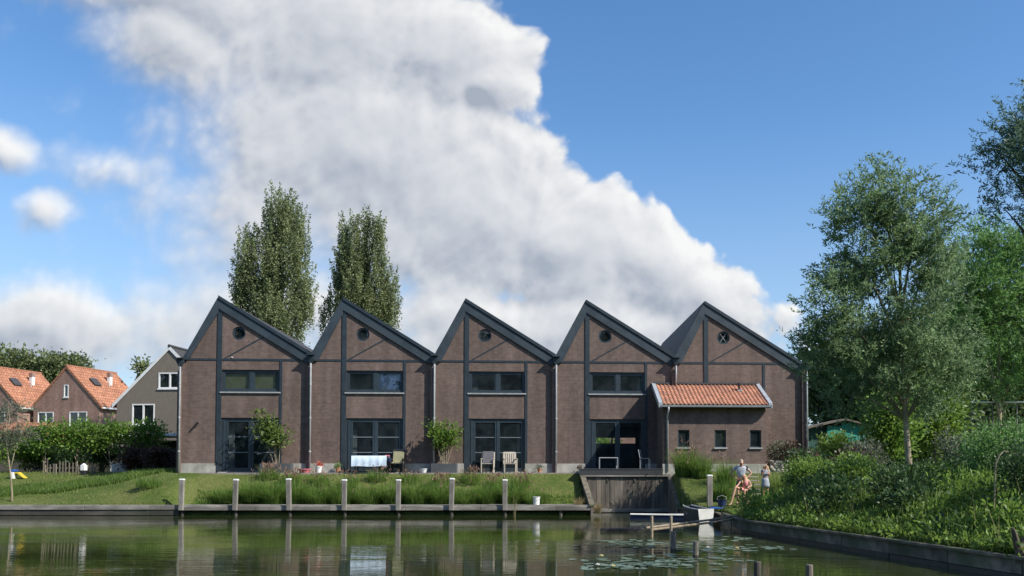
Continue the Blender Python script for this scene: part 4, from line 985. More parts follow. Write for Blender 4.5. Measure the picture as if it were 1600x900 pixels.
# leafy weeds in mounds
b = scatter(3600, 4.8, 16, 11.5, 33, bank); e = edge_dist(b[:, :2], POND)
cl = np.clip(.5 + .7 * np.sin(b[:, 0] * 1.5 + 2 * np.sin(b[:, 1] * .9)) * np.sin(b[:, 1] * 1.25 + 1.), .05, 1.2)
hh = .12 + .45 * cl * np.clip(e / 1.6, .12, 1); per = 30
off = RNG.normal(0, 1, (len(b), per, 3)) * .17; off[:, :, 2] = RNG.uniform(0, 1, (len(b), per)) * hh[:, None]
pos = (b[:, None] + off).reshape(-1, 3); tone = np.repeat(RNG.normal(.10 + .75 * (.5 + .5 * np.sin(b[:, 0] * 2.3 + 1.7 * np.sin(b[:, 1] * 1.3)) * np.sin(b[:, 1] * 1.9 - b[:, 0])), .16, len(b)), per) + RNG.normal(0, .15, len(b) * per)
o = leaves('bank_undergrowth', pos, RNG.normal(0, .6, (len(pos), 3)) + [0, 0, .35], .12, .06, 'leaf_bush', None, np.clip(tone, 0, 1), .4)
tag(o, 'leafy weeds and nettles in mounds on the right bank', 'undergrowth', kind='stuff')
MND = {'leaf_bush': [], 'leaf_dark': [], 'leaf_fresh': []}
pick = ['leaf_bush', 'leaf_dark', 'leaf_fresh', 'leaf_dark', 'leaf_bush', 'leaf_dark', 'leaf_fresh', 'leaf_dark']
cand = scatter(900, 5.0, 14.5, 12.5, 31.5, bank); ce = edge_dist(cand[:, :2], POND); got = []
for c_, e_ in zip(cand, ce):
    r_ = random.uniform(.35, .95)
    if e_ < .25 + r_ * .55 or any((c_[0] - g_[0]) ** 2 + (c_[1] - g_[1]) ** 2 < (.62 * (r_ + g_[2])) ** 2 for g_ in got): continue
    got.append((c_[0], c_[1], r_)); hm = r_ * random.uniform(.6, 1.9) * min(1, .4 + e_ / 4); MND[pick[len(got) % 8]].append((c_[0], c_[1], c_[2] + hm * .45, r_, r_, hm * .62))
    if len(got) >= 74: break
for mt, nm, lab in (('leaf_bush', 'leafy_weeds', 'mid green leafy weeds in rounded mounds on the right bank'), ('leaf_dark', 'nettles', 'dark green nettle mounds on the right bank'), ('leaf_fresh', 'bright_weeds', 'bright yellow green weeds on the right bank')):
    o = clump_crown(None, MND[mt], 46 * len(MND[mt]), 15, .10, (.125, .066), mt, .45, nm); tag(o, lab, 'weeds', kind='stuff')
# grass hanging over the timber
L_ = [(8.6, 5.5), (7.1, 14.2), (4.6, 25.5), (4.72, 29.6)]; hb_ = []
for i in range(1, 3):
    a_, b_ = Vector(L_[i]), Vector(L_[i + 1]); n_ = int((b_ - a_).length * 55)
    for q in range(n_):
        t_ = random.random(); p_ = a_.lerp(b_, t_)
        if math.sin(p_.y * 2.3) + math.sin(p_.y * .9 + 1) > -.5: hb_.append((p_.x + random.uniform(.12, .30), p_.y, .38))
hb_ = np.array(hb_); o, _ = blades('overhanging_grass', hb_, .30, .016, 'grass_blade', None, .9, None, np.tile([[-1., -.25, 0]], (len(hb_), 1)))
tag(o, 'grass hanging over the timber edging of the right bank', 'grass', kind='stuff')
k = RNG.choice(len(b), 260, replace=False); bb = b[k]
o, tp = blades('weed_stalks', bb, .85, .008, 'grass_dry', None, .3, None)
tag(o, 'dry stalks standing above the weeds on the right bank', 'weeds', kind='stuff')

# ------------------------------------------------------------------ people
def skin(name, chains, mat, parent, sub=1):
    """continuous surface grown round a skeleton: chains of (point, radius); equal points join"""
    key = {}; V = []; Rd = []; E_ = set()
    for ch in chains:
        prev = None
        for p, r in ch:
            k = tuple(round(c, 3) for c in p)
            if k not in key: key[k] = len(V); V.append(p); Rd.append(r)
            i = key[k]
            if prev is not None and prev != i: E_.add((prev, i))
            prev = i
    me = bpy.data.meshes.new(name); me.from_pydata(V, list(E_), []); me.materials.append(M[mat])
    o = link(name, me, parent); md = o.modifiers.new('Skin', 'SKIN'); md.use_smooth_shade = True
    for i, r in enumerate(Rd):
        sv = me.skin_vertices[0].data[i]; r = r if hasattr(r, '__len__') else (r, r); sv.radius = r; sv.use_root = False
    adj = {i: [] for i in range(len(V))}
    for a, b in E_: adj[a].append(b); adj[b].append(a)
    seen = set()
    for i in range(len(V)):
        if i in seen: continue
        me.skin_vertices[0].data[i].use_root = True; st = [i]
        while st:
            q = st.pop()
            if q in seen: continue
            seen.add(q); st += adj[q]
    if sub: sd = o.modifiers.new('Sub', 'SUBSURF'); sd.levels = sub; sd.render_levels = sub
    return o
def hand(wrist, direc, side, s=1.):
    """palm, four unequal curled fingers and a thumb from the side of the palm"""
    w = Vector(wrist); d = Vector(direc).normalized(); sd = Vector(side); sd = (sd - d * sd.dot(d)).normalized(); n = d.cross(sd)
    palm = w + d * .05 * s; kn = w + d * .088 * s; out = [[(tuple(w), .026 * s), (tuple(palm), .030 * s), (tuple(kn), .026 * s)]]
    for k, (off, L) in enumerate(((-.030, .062), (-.010, .075), (.010, .070), (.029, .052))):
        b = kn + sd * off * s + d * .008 * s; m_ = b + d * L * .5 * s - n * .006 * s; e = b + d * L * .85 * s - n * .022 * s
        out.append([(tuple(kn), .026 * s), (tuple(b), .0095 * s), (tuple(m_), .0088 * s), (tuple(e), .0075 * s)])
    tb = w + d * .028 * s - sd * .030 * s; te = tb + d * .045 * s - sd * .018 * s
    out.append([(tuple(palm), .030 * s), (tuple(tb), .012 * s), (tuple(te), .0085 * s)])
    return out
def face(o, head, fwd, s=1.):
    """eyes, mouth and ears on a head that looks along fwd"""
    h = Vector(head); f = Vector(fwd).normalized(); r = f.cross(Vector((0, 0, 1))).normalized(); u = r.cross(f)
    for k in (-1, 1):
        e = MB().ball(h + f * .083 * s + r * .032 * k * s + u * .01 * s, .0105 * s, 6, 5); e.build('eye', 'black_plastic', o)
        MB().ball(h + r * .083 * k * s - u * .005 * s, (.012 * s, .022 * s, .03 * s), 6, 5).build('ear', 'skin', o)
    MB().ball(h + f * .086 * s - u * .052 * s, (.024 * s, .012 * s, .006 * s), 6, 4).build('mouth', 'pink_cloth', o)
def headchain(neck, head, fwd, s=1.):
    n = Vector(neck); h = Vector(head); f = Vector(fwd).normalized()
    jaw = h - Vector((0, 0, .055 * s)) + f * .02 * s; top = h + Vector((0, 0, .055 * s)) - f * .01 * s
    nose = h + f * .098 * s - Vector((0, 0, .015 * s))
    return [[(tuple(n), .052 * s), (tuple(jaw), .066 * s), (tuple(h), .086 * s), (tuple(top), .074 * s)], [(tuple(h), .086 * s), (tuple(h + f * .07 * s - Vector((0, 0, .012 * s))), .024 * s), (tuple(nose), .011 * s)]]
def leg(hip, knee, ankle, toe, s=1.):
    h, k, a, t = (Vector(q) for q in (hip, knee, ankle, toe))
    return [(tuple(h), .085 * s), (tuple(h.lerp(k, .45)), .074 * s), (tuple(k), .054 * s), (tuple(k.lerp(a, .3)), .054 * s), (tuple(a), .036 * s), (tuple(a.lerp(t, .45) - Vector((0, 0, .015))), (.036 * s, .03 * s)), (tuple(t), (.034 * s, .018 * s))]
def arm(sh, el, wr, s=1.):
    a, b, c = (Vector(q) for q in (sh, el, wr))
    return [(tuple(a), .052 * s), (tuple(a.lerp(b, .5)), .044 * s), (tuple(b), .036 * s), (tuple(b.lerp(c, .35)), .036 * s), (tuple(c), .025 * s)]

Xm, Ym = at(1158, 787, 33.5).x, 33.5
man = thing('person', 'man in pale grey t-shirt and dark shorts standing with hands on hips', 'person', (Xm, Ym, hgt(Xm, Ym)), R(-8))
pel, wst, chs, nck = (0, 0, .92), (0, -.02, 1.08), (0, -.05, 1.30), (.005, -.085, 1.465)
hd = (.02, -.13, 1.585); fw = (.25, -1, -.45)
body = [[(pel, (.14, .10)), (wst, (.135, .10)), (chs, (.155, .11)), (nck, .055)]] + headchain(nck, hd, fw)
for k in (-1, 1):
    sh, el, wr = (.185 * k, -.06, 1.39), (.40 * k, .03, 1.17), (.215 * k, -.06, .99)
    body += [[(chs, (.155, .11))] + arm(sh, el, wr)] + hand(wr, (-.55 * k, -.35, -.35), (0, -1, .6))
    body += [[(pel, (.14, .10))] + leg((.09 * k, 0, .86), (.12 * k, -.03, .48), (.13 * k, .03, .075), (.16 * k, -.16, .03))]
skin('body', body, 'skin', man); face(man, hd, fw)
skin('t_shirt', [[((0, 0, .96), (.155, .118)), ((0, -.02, 1.10), (.15, .115)), ((0, -.05, 1.30), (.17, .125)), ((0, -.075, 1.42), (.10, .085))]] + [[((0, -.05, 1.30), (.17, .125)), ((.185 * k, -.06, 1.39), .068), ((.305 * k, -.01, 1.27), .062)] for k in (-1, 1)], 'shirt_grey', man)
skin('shorts', [[((0, 0, .95), (.156, .116)), ((0, 0, .88), (.15, .115))]] + [[((0, 0, .88), (.15, .115)), ((.095 * k, -.005, .80), .10), ((.115 * k, -.02, .55), .085)] for k in (-1, 1)], 'shorts_dark', man)
skin('hair', [[((.012, -.09, 1.60), .085), ((.015, -.105, 1.655), .082), ((.018, -.13, 1.685), .06)]], 'hair_grey', man)
for k in (-1, 1): MB().bev(.145 * k - .05, .145 * k + .05, -.19, .07, -.005, .03, .008).build('shoe', 'black_plastic', man)

Xg, Yg = at(1163, 790, 32.5).x, 32.5
girl = thing('person', 'seated girl in pink with long blonde hair and one leg stretched forward', 'person', (Xg, Yg, hgt(Xg, Yg)), 0)
pel, wst, chs, nck = (.06, .02, .58), (.05, -.01, .70), (.02, -.06, .87), (-.01, -.10, 1.0); hd = (-.035, -.135, 1.105); fw = (-.45, -1, -.55); s = .92
body = [[(pel, (.13, .11)), (wst, (.11, .09)), (chs, (.125, .095)), (nck, .046)]] + headchain(nck, hd, fw, s)
a1 = ((-.13, -.07, .93), (-.27, -.20, .76), (-.36, -.36, .72)); a2 = ((.16, -.06, .93), (.23, -.18, .74), (.06, -.36, .68))
body += [[(chs, (.125, .095))] + arm(*a1, .82)] + hand(a1[2], (-.2, -.5, -.25), (1, 0, 0), .85)
body += [[(chs, (.125, .095))] + arm(*a2, .82)] + hand(a2[2], (-.6, -.3, -.2), (0, -1, .3), .85)
body += [[(pel, (.13, .11))] + leg((-.02, -.02, .56), (-.37, -.30, .70), (-.56, -.42, .10), (-.66, -.54, .045), .86)]
body += [[(pel, (.13, .11))] + leg((.12, -.04, .55), (-.06, -.42, .60), (-.12, -.44, .10), (-.18, -.60, .045), .86)]
skin('body', body, 'skin', girl); face(girl, hd, fw, s)
skin('top', [[((.055, 0, .64), (.122, .10)), ((.05, -.01, .70), (.122, .10)), ((.02, -.06, .87), (.138, .105)), ((-.0, -.09, .96), .075)]], 'pink_cloth', girl)
skin('shorts', [[((.06, .02, .60), (.14, .12)), ((.06, .02, .56), (.14, .12))]] + [[((.06, .02, .56), (.14, .12)), ((-.05, -.05, .585), .088), ((-.20, -.17, .645), .08)], [((.06, .02, .56), (.14, .12)), ((.10, -.08, .56), .088), ((.03, -.25, .585), .08)]], 'pink_cloth', girl)
skin('hair', [[((-.02, -.10, 1.165), .078), ((-.005, -.07, 1.11), .098), ((.03, -.04, 1.0), .085), ((.075, -.03, .86), .075), ((.10, -.04, .72), .04)], [((-.005, -.07, 1.11), .098), ((-.08, -.10, 1.03), .045), ((-.10, -.12, .90), .04), ((-.10, -.13, .82), .02)]], 'hair_blonde', girl)
Xw, Yw = at(1196, 783, 34.2).x, 34.2
wom = thing('person', 'standing girl with long blonde hair in grey top and skirt, hand at her face', 'person', (Xw, Yw, hgt(Xw, Yw)), R(18))
s = .9; pel, wst, chs, nck = (0, 0, .78), (0, -.01, .92), (0, -.02, 1.10), (0, -.03, 1.225); hd = (0, -.05, 1.335); fw = (-.3, -1, -.15)
body = [[(pel, (.125, .095)), (wst, (.105, .08)), (chs, (.125, .09)), (nck, .044)]] + headchain(nck, hd, fw, s)
a1 = ((-.145, -.02, 1.16), (-.22, -.10, .96), (-.08, -.19, 1.20)); a2 = ((.145, -.02, 1.16), (.20, .02, .93), (.10, -.13, 1.03))
body += [[(chs, (.125, .09))] + arm(*a1, .8)] + hand(a1[2], (.35, .1, .8), (0, -1, 0), .85) + [[(chs, (.125, .09))] + arm(*a2, .8)] + hand(a2[2], (-.8, -.2, .3), (0, 0, 1), .85)
for k in (-1, 1): body += [[(pel, (.125, .095))] + leg((.075 * k, 0, .74), (.085 * k, -.02, .41), (.085 * k, .03, .07), (.10 * k, -.13, .03), .85)]
skin('body', body, 'skin', wom); face(wom, hd, fw, s)
skin('top', [[((0, 0, .84), (.118, .092)), ((0, -.01, .92), (.116, .09)), ((0, -.02, 1.10), (.136, .10)), ((0, -.03, 1.18), .07)]] + [[((0, -.02, 1.10), (.136, .10)), ((.145 * k, -.02, 1.16), .058), ((.185 * k, -.04, 1.07), .052)] for k in (-1, 1)], 'dress_grey', wom)
MB().lathe([(.118, .86), (.14, .78), (.165, .60), (.175, .50), (.16, .50), (.10, .80)], 16).build('skirt', 'dress_grey', wom, smooth=True)
skin('hair', [[((0, -.03, 1.40), .078), ((0, 0, 1.33), .096), ((0, .03, 1.20), .09), ((0, .045, 1.04), .07), ((0, .05, .92), .03)], [((0, 0, 1.33), .096), ((.09, -.05, 1.26), .042), ((.115, -.07, 1.10), .036), ((.11, -.07, 1.0), .018)], [((0, 0, 1.33), .096), ((-.09, -.03, 1.26), .038), ((-.11, -.04, 1.12), .03)]], 'hair_blonde', wom)
o = thing('log_seat', 'short log under the seated girl', 'log', (Xg + .07, Yg + .04, hgt(Xg, Yg)))
MB().lathe([(.16, -.05), (.165, .1), (.155, .3), (.16, .465), (.13, .475)], 12).build('log', 'bark', o)
o = thing('blue_bucket', 'dark blue bucket on the grass left of the seated girl', 'bucket', (at(1128, 790, 32.2).x, 32.2, hgt(at(1128, 790, 32.2).x, 32.2)))
MB().lathe([(.13, 0), (.17, .26), (.185, .26), (.185, .28), (.165, .28), (.12, .02)], 14).build('pail', 'navy_plastic', o); MB().tube([(-.18, 0, .27), (-.15, 0, .38), (0, 0, .43), (.15, 0, .38), (.18, 0, .27)], .008, 5).build('handle', 'zinc', o)
o = thing('blue_mat', 'flat blue sheet on the bank edge beside the bucket', 'sheet', (at(1120, 796, 31.5).x, 31.5, hgt(at(1120, 796, 31.5).x, 31.5) + .02))
MB().bev(-.28, .2, -.16, .16, 0, .035, .012).build('sheet', 'blue_plastic', o); MB().bev(-.26, .02, -.12, .10, .036, .06, .01).build('fold', 'blue_plastic', o)
o = thing('beach_bag', 'beige bag lying on the ground right of the seated girl', 'bag', (at(1180, 790, 32.6).x, 32.6, hgt(at(1180, 790, 32.6).x, 32.6)), R(15))
skin('sack', [[((-.22, 0, .11), .09), ((-.05, 0, .14), .14), ((.14, 0, .14), .13), ((.27, 0, .11), .07)]], 'bag_beige', o); MB().tube([(-.15, -.05, .22), (-.05, -.08, .32), (.08, -.05, .25)], .012, 5).build('strap', 'black_plastic', o)
o = thing('stone_steps', 'pale stone steps up the bank behind the people', 'steps', (at(1178, 770, 35).x, 34.9, 0), R(-5))
for q in range(5):
    yy = q * .42; X_ = o.location.x; MB().bev(-.32, .32, yy, yy + .44, hgt(X_, 34.9 + yy) - .15, hgt(X_, 34.9 + yy) + .05, .02).build('step', 'paving', o)
CL = ['thin cane right above the lone post', 'thin cane between lone post and man', 'thin cane just left of the man', 'thin cane between man and standing girl, left of two', 'thin cane right of the standing girl', 'thin cane close behind the standing girl']
for q, (px, Y, t) in enumerate(((1105, 36.6, 722), (1124, 36.2, 724), (1142, 35.8, 728), (1184, 35.8, 726), (1209, 35.0, 742), (1190, 36.2, 724))):
    X_ = at(px, 760, Y).x; z = hgt(X_, Y); o = thing('garden_cane', CL[q], 'cane', (X_, Y, z), 0, 'canes around the people')
    MB().tube([(0, 0, -.1), (.02, 0, (at(px, t, Y).z - z) * .5), (.01, 0, at(px, t, Y).z - z)], [.018, .016, .012], 6).build('stick', 'wood_tan', o)

# ------------------------------------------------------------------ boats, poles, piles, lilies
def hull(o, L, W, H, outer, rim, flat_bow=.55, sheer=.08):
    """open boat, stern at y = 0, bow at y = L"""
    n = 9; A = []; B = []; m = MB()
    for i in range(n):
        t = i / (n - 1); w = W * .5 * (1 - (1 - flat_bow) * max(0, (t - .45) / .55) ** 2); h = H + sheer * t * t
        A.append([(-w, L * t, h), (-w * .82, L * t, 0), (w * .82, L * t, 0), (w, L * t, h)]); B.append([(-w + .03, L * t, h), (-w * .8, L * t, .04), (w * .8, L * t, .04), (w - .03, L * t, h)])
    vs = [p for r in A for p in r] + [p for r in B for p in r]; fs = []; k = n * 4
    for i in range(n - 1):
        for j in range(3): a = i * 4 + j; fs.append((a, a + 1, a + 5, a + 4)); fs.append((k + a + 4, k + a + 5, k + a + 1, k + a))
        fs += [(i * 4, (i + 1) * 4, k + (i + 1) * 4, k + i * 4), (i * 4 + 3, k + i * 4 + 3, k + (i + 1) * 4 + 3, (i + 1) * 4 + 3)]
    fs += [(k - 4, k - 3, k - 2, k - 1)]
    m.add(vs, fs).build('hull', outer, o)
    for sgn in (0, 3): MB().tube([tuple(Vector(r[sgn]) + Vector((0, 0, .012))) for r in A], .022, 6).build('gunwale', rim, o)
    MB().prism_y([(-W * .5 - .01, H + .03), (-W * .41, -.02), (W * .41, -.02), (W * .5 + .01, H + .03)], -.03, .0).build('transom', rim, o)
    for t in (.35, .65): w = W * .5 * .88; MB().box(-w, w, L * t - .09, L * t + .09, H * .62, H * .62 + .025).build('thwart', rim, o)
o = thing('dinghy', 'small dark dinghy with upright white stern moored at the grassy bank', 'boat', (at(1103, 815, 30.3).x, 30.3, -.04), R(13)); hull(o, 1.9, .56, .50, 'boat_dark', 'boat_white')
o = thing('punt', 'low narrow punt with white rim floating in front of the plank wall', 'boat', (at(1079, 810, 32.9).x, 32.9, -.05), R(88)); hull(o, 2.25, .62, .20, 'navy_plastic', 'boat_white', .7, .02)
o = thing('floating_beams', 'dark half sunken beams floating left of the pole supports', 'beams', (at(990, 830, 26).x, 26, 0), R(-4))
MB().bev(-.98, .5, -.12, .10, -.08, .10, .02).build('beam', 'wood_dark', o); MB().bev(-.25, 1.2, .14, .34, -.08, .07, .02).build('beam', 'wood_dark', o)
for px, y0, Y, lab in ((1018, 806, 24., 'left thin post carrying the long poles'), (1048, 806, 23.2, 'right thin post carrying the long poles')):
    X_ = at(px, 830, Y).x; o = thing('thin_post', lab, 'post', (X_, Y, 0), 0, 'posts carrying the poles'); MB().tube([(0, 0, -.8), (.01, 0, at(px, y0, Y).z)], [.045, .038], 8).build('shaft', 'wood_tan', o)
for k, lab in enumerate(('long thin pole reaching from the posts to the bank, upper of the two', 'long thin pole reaching from the posts to the bank, lower of the two')):
    p0 = at(1008 + 8 * k, 825 + 3 * k, 24.1 - .12 * k); p1 = at(1192 - k * 4, 800 + 5 * k, 28.6 - .9 * k)
    o = thing('long_pole', lab, 'pole', p0, 0, 'long poles'); d = p1 - p0; MB().tube([(0, 0, 0), tuple(d * .5 - Vector((0, 0, .02))), tuple(d)], [.034, .032, .028], 8).build('shaft', 'wood_tan', o)
for px, yt, Y, lab in ((1052, 830, 19.4, 'round pile in the lily pads, left of two'), (1087, 846, 17.9, 'round pile in the lily pads, right of two'), (1183, 877, 14.3, 'pile top at the bottom edge below the reflections'), (1264, 882, 13.9, 'pile top at the bottom edge near the right bank')):
    X_ = at(px, 860, Y).x; zt_ = at(px, yt, Y).z; o = thing('water_pile', lab, 'pile', (X_, Y, 0), 0, 'piles in the water')
    MB().tube([(0, 0, -.8), (.005, 0, zt_ - .02), (.006, 0, zt_)], [.062, .058, .05], 10).build('shaft', 'wood_dark' if px in (1183,) else 'wood_plank', o); MB().lathe([(.064, -.03), (.063, .07)], 10).build('wet_foot', 'wood_wet', o)
pv = []; pt = []
spots = [(1010, 882, 95, 5, 90), (1060, 872, 110, 5, 55), (990, 846, 60, 3, 26), (1040, 852, 70, 4, 45), (1130, 858, 90, 4, 40), (1160, 842, 50, 3, 14), (1180, 856, 60, 3, 18)]
for cx, cy, rx, ry, n in spots:
    for _ in range(n):
        px = random.gauss(cx, rx * .5); py = random.gauss(cy, ry * .8); Y = CAMH * F / max(60, py - 738); X_ = at(px, py, Y).x; r = random.uniform(.07, .135); a0 = random.uniform(0, 6.28)
        if not inside(np.array([(X_ + .2, Y)]), POND)[0]: continue
        tx, ty = random.gauss(0, .05), random.gauss(0, .05); ring = []
        for k in range(10): a = a0 + .25 + k * (2 * math.pi - .5) / 9; ring.append((X_ + r * math.cos(a), Y + r * math.sin(a), .012 + max(-.006, r * (tx * math.cos(a) + ty * math.sin(a)) + random.uniform(0, .006))))
        c = (X_, Y, .008)
        for k in range(9): pv += [c, ring[k], ring[k + 1]]; 
        pt += [random.gauss(.5, .25)] * 9
tag(np_mesh('lily_pads', np.array(pv), 3, 'lily_pad', np.array(pt)), 'green water lily pads floating around the two piles', 'lily pads', kind='stuff')
for px, py, mt, lab in ((1106, 853, 'lily_white', 'white water lily right of the two piles'), (1152, 854, 'lily_yellow', 'pale yellow water lily farthest to the right among the pads'), (940, 866, 'lily_yellow', 'yellow water lily bud left of the dense pads'), (934, 880, 'lily_white', 'white water lily at the left end of the dense pads'), (958, 882, 'lily_yellow', 'yellow water lily in the dense pads')):
    Y = CAMH * F / (py + 4 - 738); o = thing('water_lily', lab, 'flower', (at(px, py, Y).x, Y, 0), 0, 'water lilies')
    m = MB()
    for ring_, (r, z, n) in enumerate(((.06, .035, 8), (.035, .06, 6))):
        for k in range(n): a = 2 * math.pi * (k + ring_ * .5) / n; ca, sa = math.cos(a), math.sin(a); m.add([(ca * .012, sa * .012, .01), (ca * r * .6 - sa * .022, sa * r * .6 + ca * .022, z * .6), (ca * r, sa * r, z), (ca * r * .6 + sa * .022, sa * r * .6 - ca * .022, z * .6)], [(0, 1, 2, 3)])
    m.build('petals', mt, o); MB().ball((0, 0, .03), (.014, .014, .014), 8, 5).build('heart', 'lily_yellow', o)

# ------------------------------------------------------------------ things on the terrace
TZ = BASE - .02
def onterrace(px, y=-.5): # facade coordinates of a position on the terrace
    Y = 39.3
    for _ in range(3): Y = 40 + at(px, 738, Y).x * .059 + y
    return Vector((at(px, 738, Y).x, Y, TZ))
def planter(label, px, w, plant, ptxt, top, spread, mat, n):
    p = onterrace(px, -.62); o = thing('planter_box', label, 'planter', p, TH, 'dark planters on the terrace')
    m = MB(); h = .40; m.bev(-w / 2, w / 2, -.22, .22, 0, h, .012); m.build('box', 'planter_grey', o); MB().box(-w / 2 + .03, w / 2 - .03, -.19, .19, h - .02, h + .006).build('soil', 'hedge_dark_wall', o)
    q = thing(plant, ptxt, 'plant', p + Vector((0, 0, h)), TH); m = MB(); ends = []
    for k in range(9):
        a = random.uniform(-1, 1); e = Vector((a * spread, random.uniform(-.35, .35), top * random.uniform(.55, .98))); mid = e * .5 + Vector((random.uniform(-.1, .1), 0, .1)); m.tube([(a * .15, 0, 0), tuple(mid), tuple(e)], [.022, .015, .005], 5); ends.append(e); ends.append(mid.lerp(e, .4))
    m.build('stems', 'bark_pale', q); bl = [(e.x, e.y, e.z, .22, .22, .20) for e in ends]
    clump_crown(q, bl, n, 9, .11, (.17, .09), mat, .5, 'foliage')
planter('dark grey planter box in front of the leftmost garden door', 432, 1.35, 'fig_tree', 'loose leafy small tree in the planter before the leftmost door', 2.15, .85, 'leaf_fig', 130)
planter('dark grey planter box between second and third garden doors', 694, 1.15, 'laurel_bush', 'leafy green bush in the planter between second and third doors', 1.80, .62, 'leaf_bush', 130)
p = onterrace(579, -.72); o = thing('garden_table', 'garden table standing before the second garden door', 'table', p, TH)
MB().bev(-.72, .72, -.38, .38, .70, .735, .01).build('table_top', 'wood_dark', o)
for x in (-.62, .62):
    for y in (-.3, .3): MB().bev(x - .025, x + .025, y - .025, y + .025, 0, .698, .004).build('leg', 'black_plastic', o)
o = thing('tablecloth', 'pale blue patterned cloth hanging over the garden table', 'tablecloth', p + Vector((0, 0, .737)), TH)
m = MB(); nxx = 24; rows = [(.40, -.15), (.395, -.02), (.37, .006), (-.37, .006), (-.40, -.02), (-.405, -.28), (-.41, -.46)]
for r, (y, z) in enumerate(rows):
    for i in range(nxx + 1):
        t = i / nxx; x = -.76 + 1.52 * t; wv = math.sin(t * 31 + r) * .016 * (z < -.05); m.v.append((x, y + wv, z + (.012 * math.sin(t * 9) if z < -.4 else 0)))
for r in range(len(rows) - 1):
    for i in range(nxx): a = r * (nxx + 1) + i; m.f.append((a, a + nxx + 1, a + nxx + 2, a + 1))
m.build('cloth', 'cloth_blue', o, smooth=True)
for k, (dx, mt, lab) in enumerate(((.86, 'navy_plastic', 'dark blue cushion hanging beside the tablecloth'), (.80, 'pink_plastic', 'small red object at the right end of the garden table'))):
    q = thing('cushion' if k == 0 else 'table_item', lab, 'cushion' if k == 0 else 'object', p + Vector((dx, -.2, .42 if k == 0 else .72)), TH)
    if k == 0: skin('pad', [[((0, 0, .02), (.10, .06)), ((0, 0, .26), (.10, .06))]], mt, q)
    else: MB().bev(-.12, .08, -.1, .1, .0, .05, .015).build('item', mt, q)
def slat_chair(label, px, y, mat, cushion=None, group=None, s=1.):
    """wooden armchair with slatted back"""
    p = onterrace(px, y); o = thing('garden_chair', label, 'chair', p, TH + R(random.uniform(-8, 8)), group)
    for x in (-.27, .27):
        MB().tube([(x, -.28, 0), (x, -.28, .60)], .026, 6).build('leg', mat, o); MB().tube([(x, .26, 0), (x, .30, .45), (x, .42, .92 * s)], .026, 6).build('leg', mat, o)
        MB().bev(x - .035, x + .035, -.33, .36, .601, .63, .006).build('armrest', mat, o)
    for k in range(5): MB().bev(-.245, .245, -.27 + k * .11, -.18 + k * .11, .39, .412, .005).build('seat_slat', mat, o)
    for k in range(6): x = -.21 + k * .084; MB().prism_x([(.27, .44), (.295, .44), (.41, .86 * s), (.385, .86 * s)], x - .027, x + .027).build('back_slat', mat, o)
    MB().prism_x([(.38, .861 * s), (.42, .861 * s), (.44, .94 * s), (.40, .94 * s)], -.243, .243).build('top_rail', mat, o)
    if cushion:
        MB().prism_x([(.20, .45), (.265, .45), (.378, .84), (.40, .96), (.34, .93)], -.235, .235).build('back_cushion', cushion, o); MB().bev(-.235, .235, -.25, .22, .414, .47, .02).build('seat_cushion', cushion, o)
    return o
slat_chair('wooden garden armchair with dark cushion before the third door, left of two', 762, -.62, 'teak', 'cushion', 'wooden armchairs before the third door')
slat_chair('plain pale slatted wooden armchair before the third door, right of two', 797, -.60, 'teak', None, 'wooden armchairs before the third door')
slat_chair('dark garden chair with olive cushion right of the clothed table', 621, -.70, 'black_plastic', 'cushion_olive', None, 1.12)
def pot(label, px, y, r, h, mat, pl, ph, n):
    p = onterrace(px, y); o = thing('flower_pot', label, 'pot', p, 0, 'pots on the terrace'); MB().lathe([(r * .7, 0), (r, h), (r * 1.08, h), (r * 1.08, h + .03), (r * .9, h + .03), (r * .85, h - .04)], 14).build('pot', mat, o)
    if pl: clump_crown(o, [(0, 0, h + ph * .5, r * 1.1, r, ph * .5)], n, 12, .05, (.07, .04), pl, .5, 'plant')
pot('low pink bowl on the terrace between the first two doors', 476, -.72, .27, .14, 'pink_plastic', None, 0, 0)
pot('white pot with small plant on the terrace between the first two doors', 498, -.70, .14, .26, 'white_plastic', 'red_petal', .16, 12)
pot('terracotta pot with flowers left of the clothed table', 528, -.30, .11, .20, 'terracotta_pot', 'leaf_fresh', .22, 14)
pot('small white trough pot left of the second planter', 662, -.66, .17, .15, 'white_plastic', None, 0, 0)
pot('small pot with dry flowers right of the third door', 843, -.34, .10, .16, 'terracotta_pot', 'leaf_greyish', .22, 10)
pot('small pale pot on the terrace left of the raised deck', 906, -.3, .07, .16, 'white_plastic', 'leaf_maroon', .15, 8)
p = Vector((at(838, 788, 35.75).x, 35.75, .43)); o = thing('white_bucket', 'white plastic bucket standing on the walkway', 'bucket', p)
MB().lathe([(.125, 0), (.145, .30), (.158, .30), (.158, .325), (.140, .325), (.12, .02)], 16).build('pail', 'white_plastic', o); MB().tube([(-.155, 0, .31), (-.13, -.1, .22), (0, -.17, .18), (.13, -.1, .22), (.155, 0, .31)], .006, 5).build('handle', 'zinc', o)
p = Vector((at(950, 730, 39).x, 38.9, 1.915)); o = thing('metal_table', 'light metal side table on the dark deck', 'table', p, TH)
MB().bev(-.42, .42, -.3, .3, .46, .49, .005).build('table_top', 'zinc', o)
for x in (-.40, .40):
    for y in (-.28, .28): MB().tube([(x, y, 0), (x, y, .458)], .015, 6).build('leg', 'zinc', o)
p = Vector((at(1008, 730, 39).x, 38.8, 1.915)); o = thing('metal_chair', 'dark metal chair on the deck in the annex shadow', 'chair', p, R(75))
for x in (-.2, .2): MB().tube([(x, -.2, 0), (x, -.2, .42)], .014, 6).build('leg', 'zinc', o); MB().tube([(x, .2, 0), (x, .2, .42), (x, .28, .84)], .014, 6).build('leg', 'zinc', o)
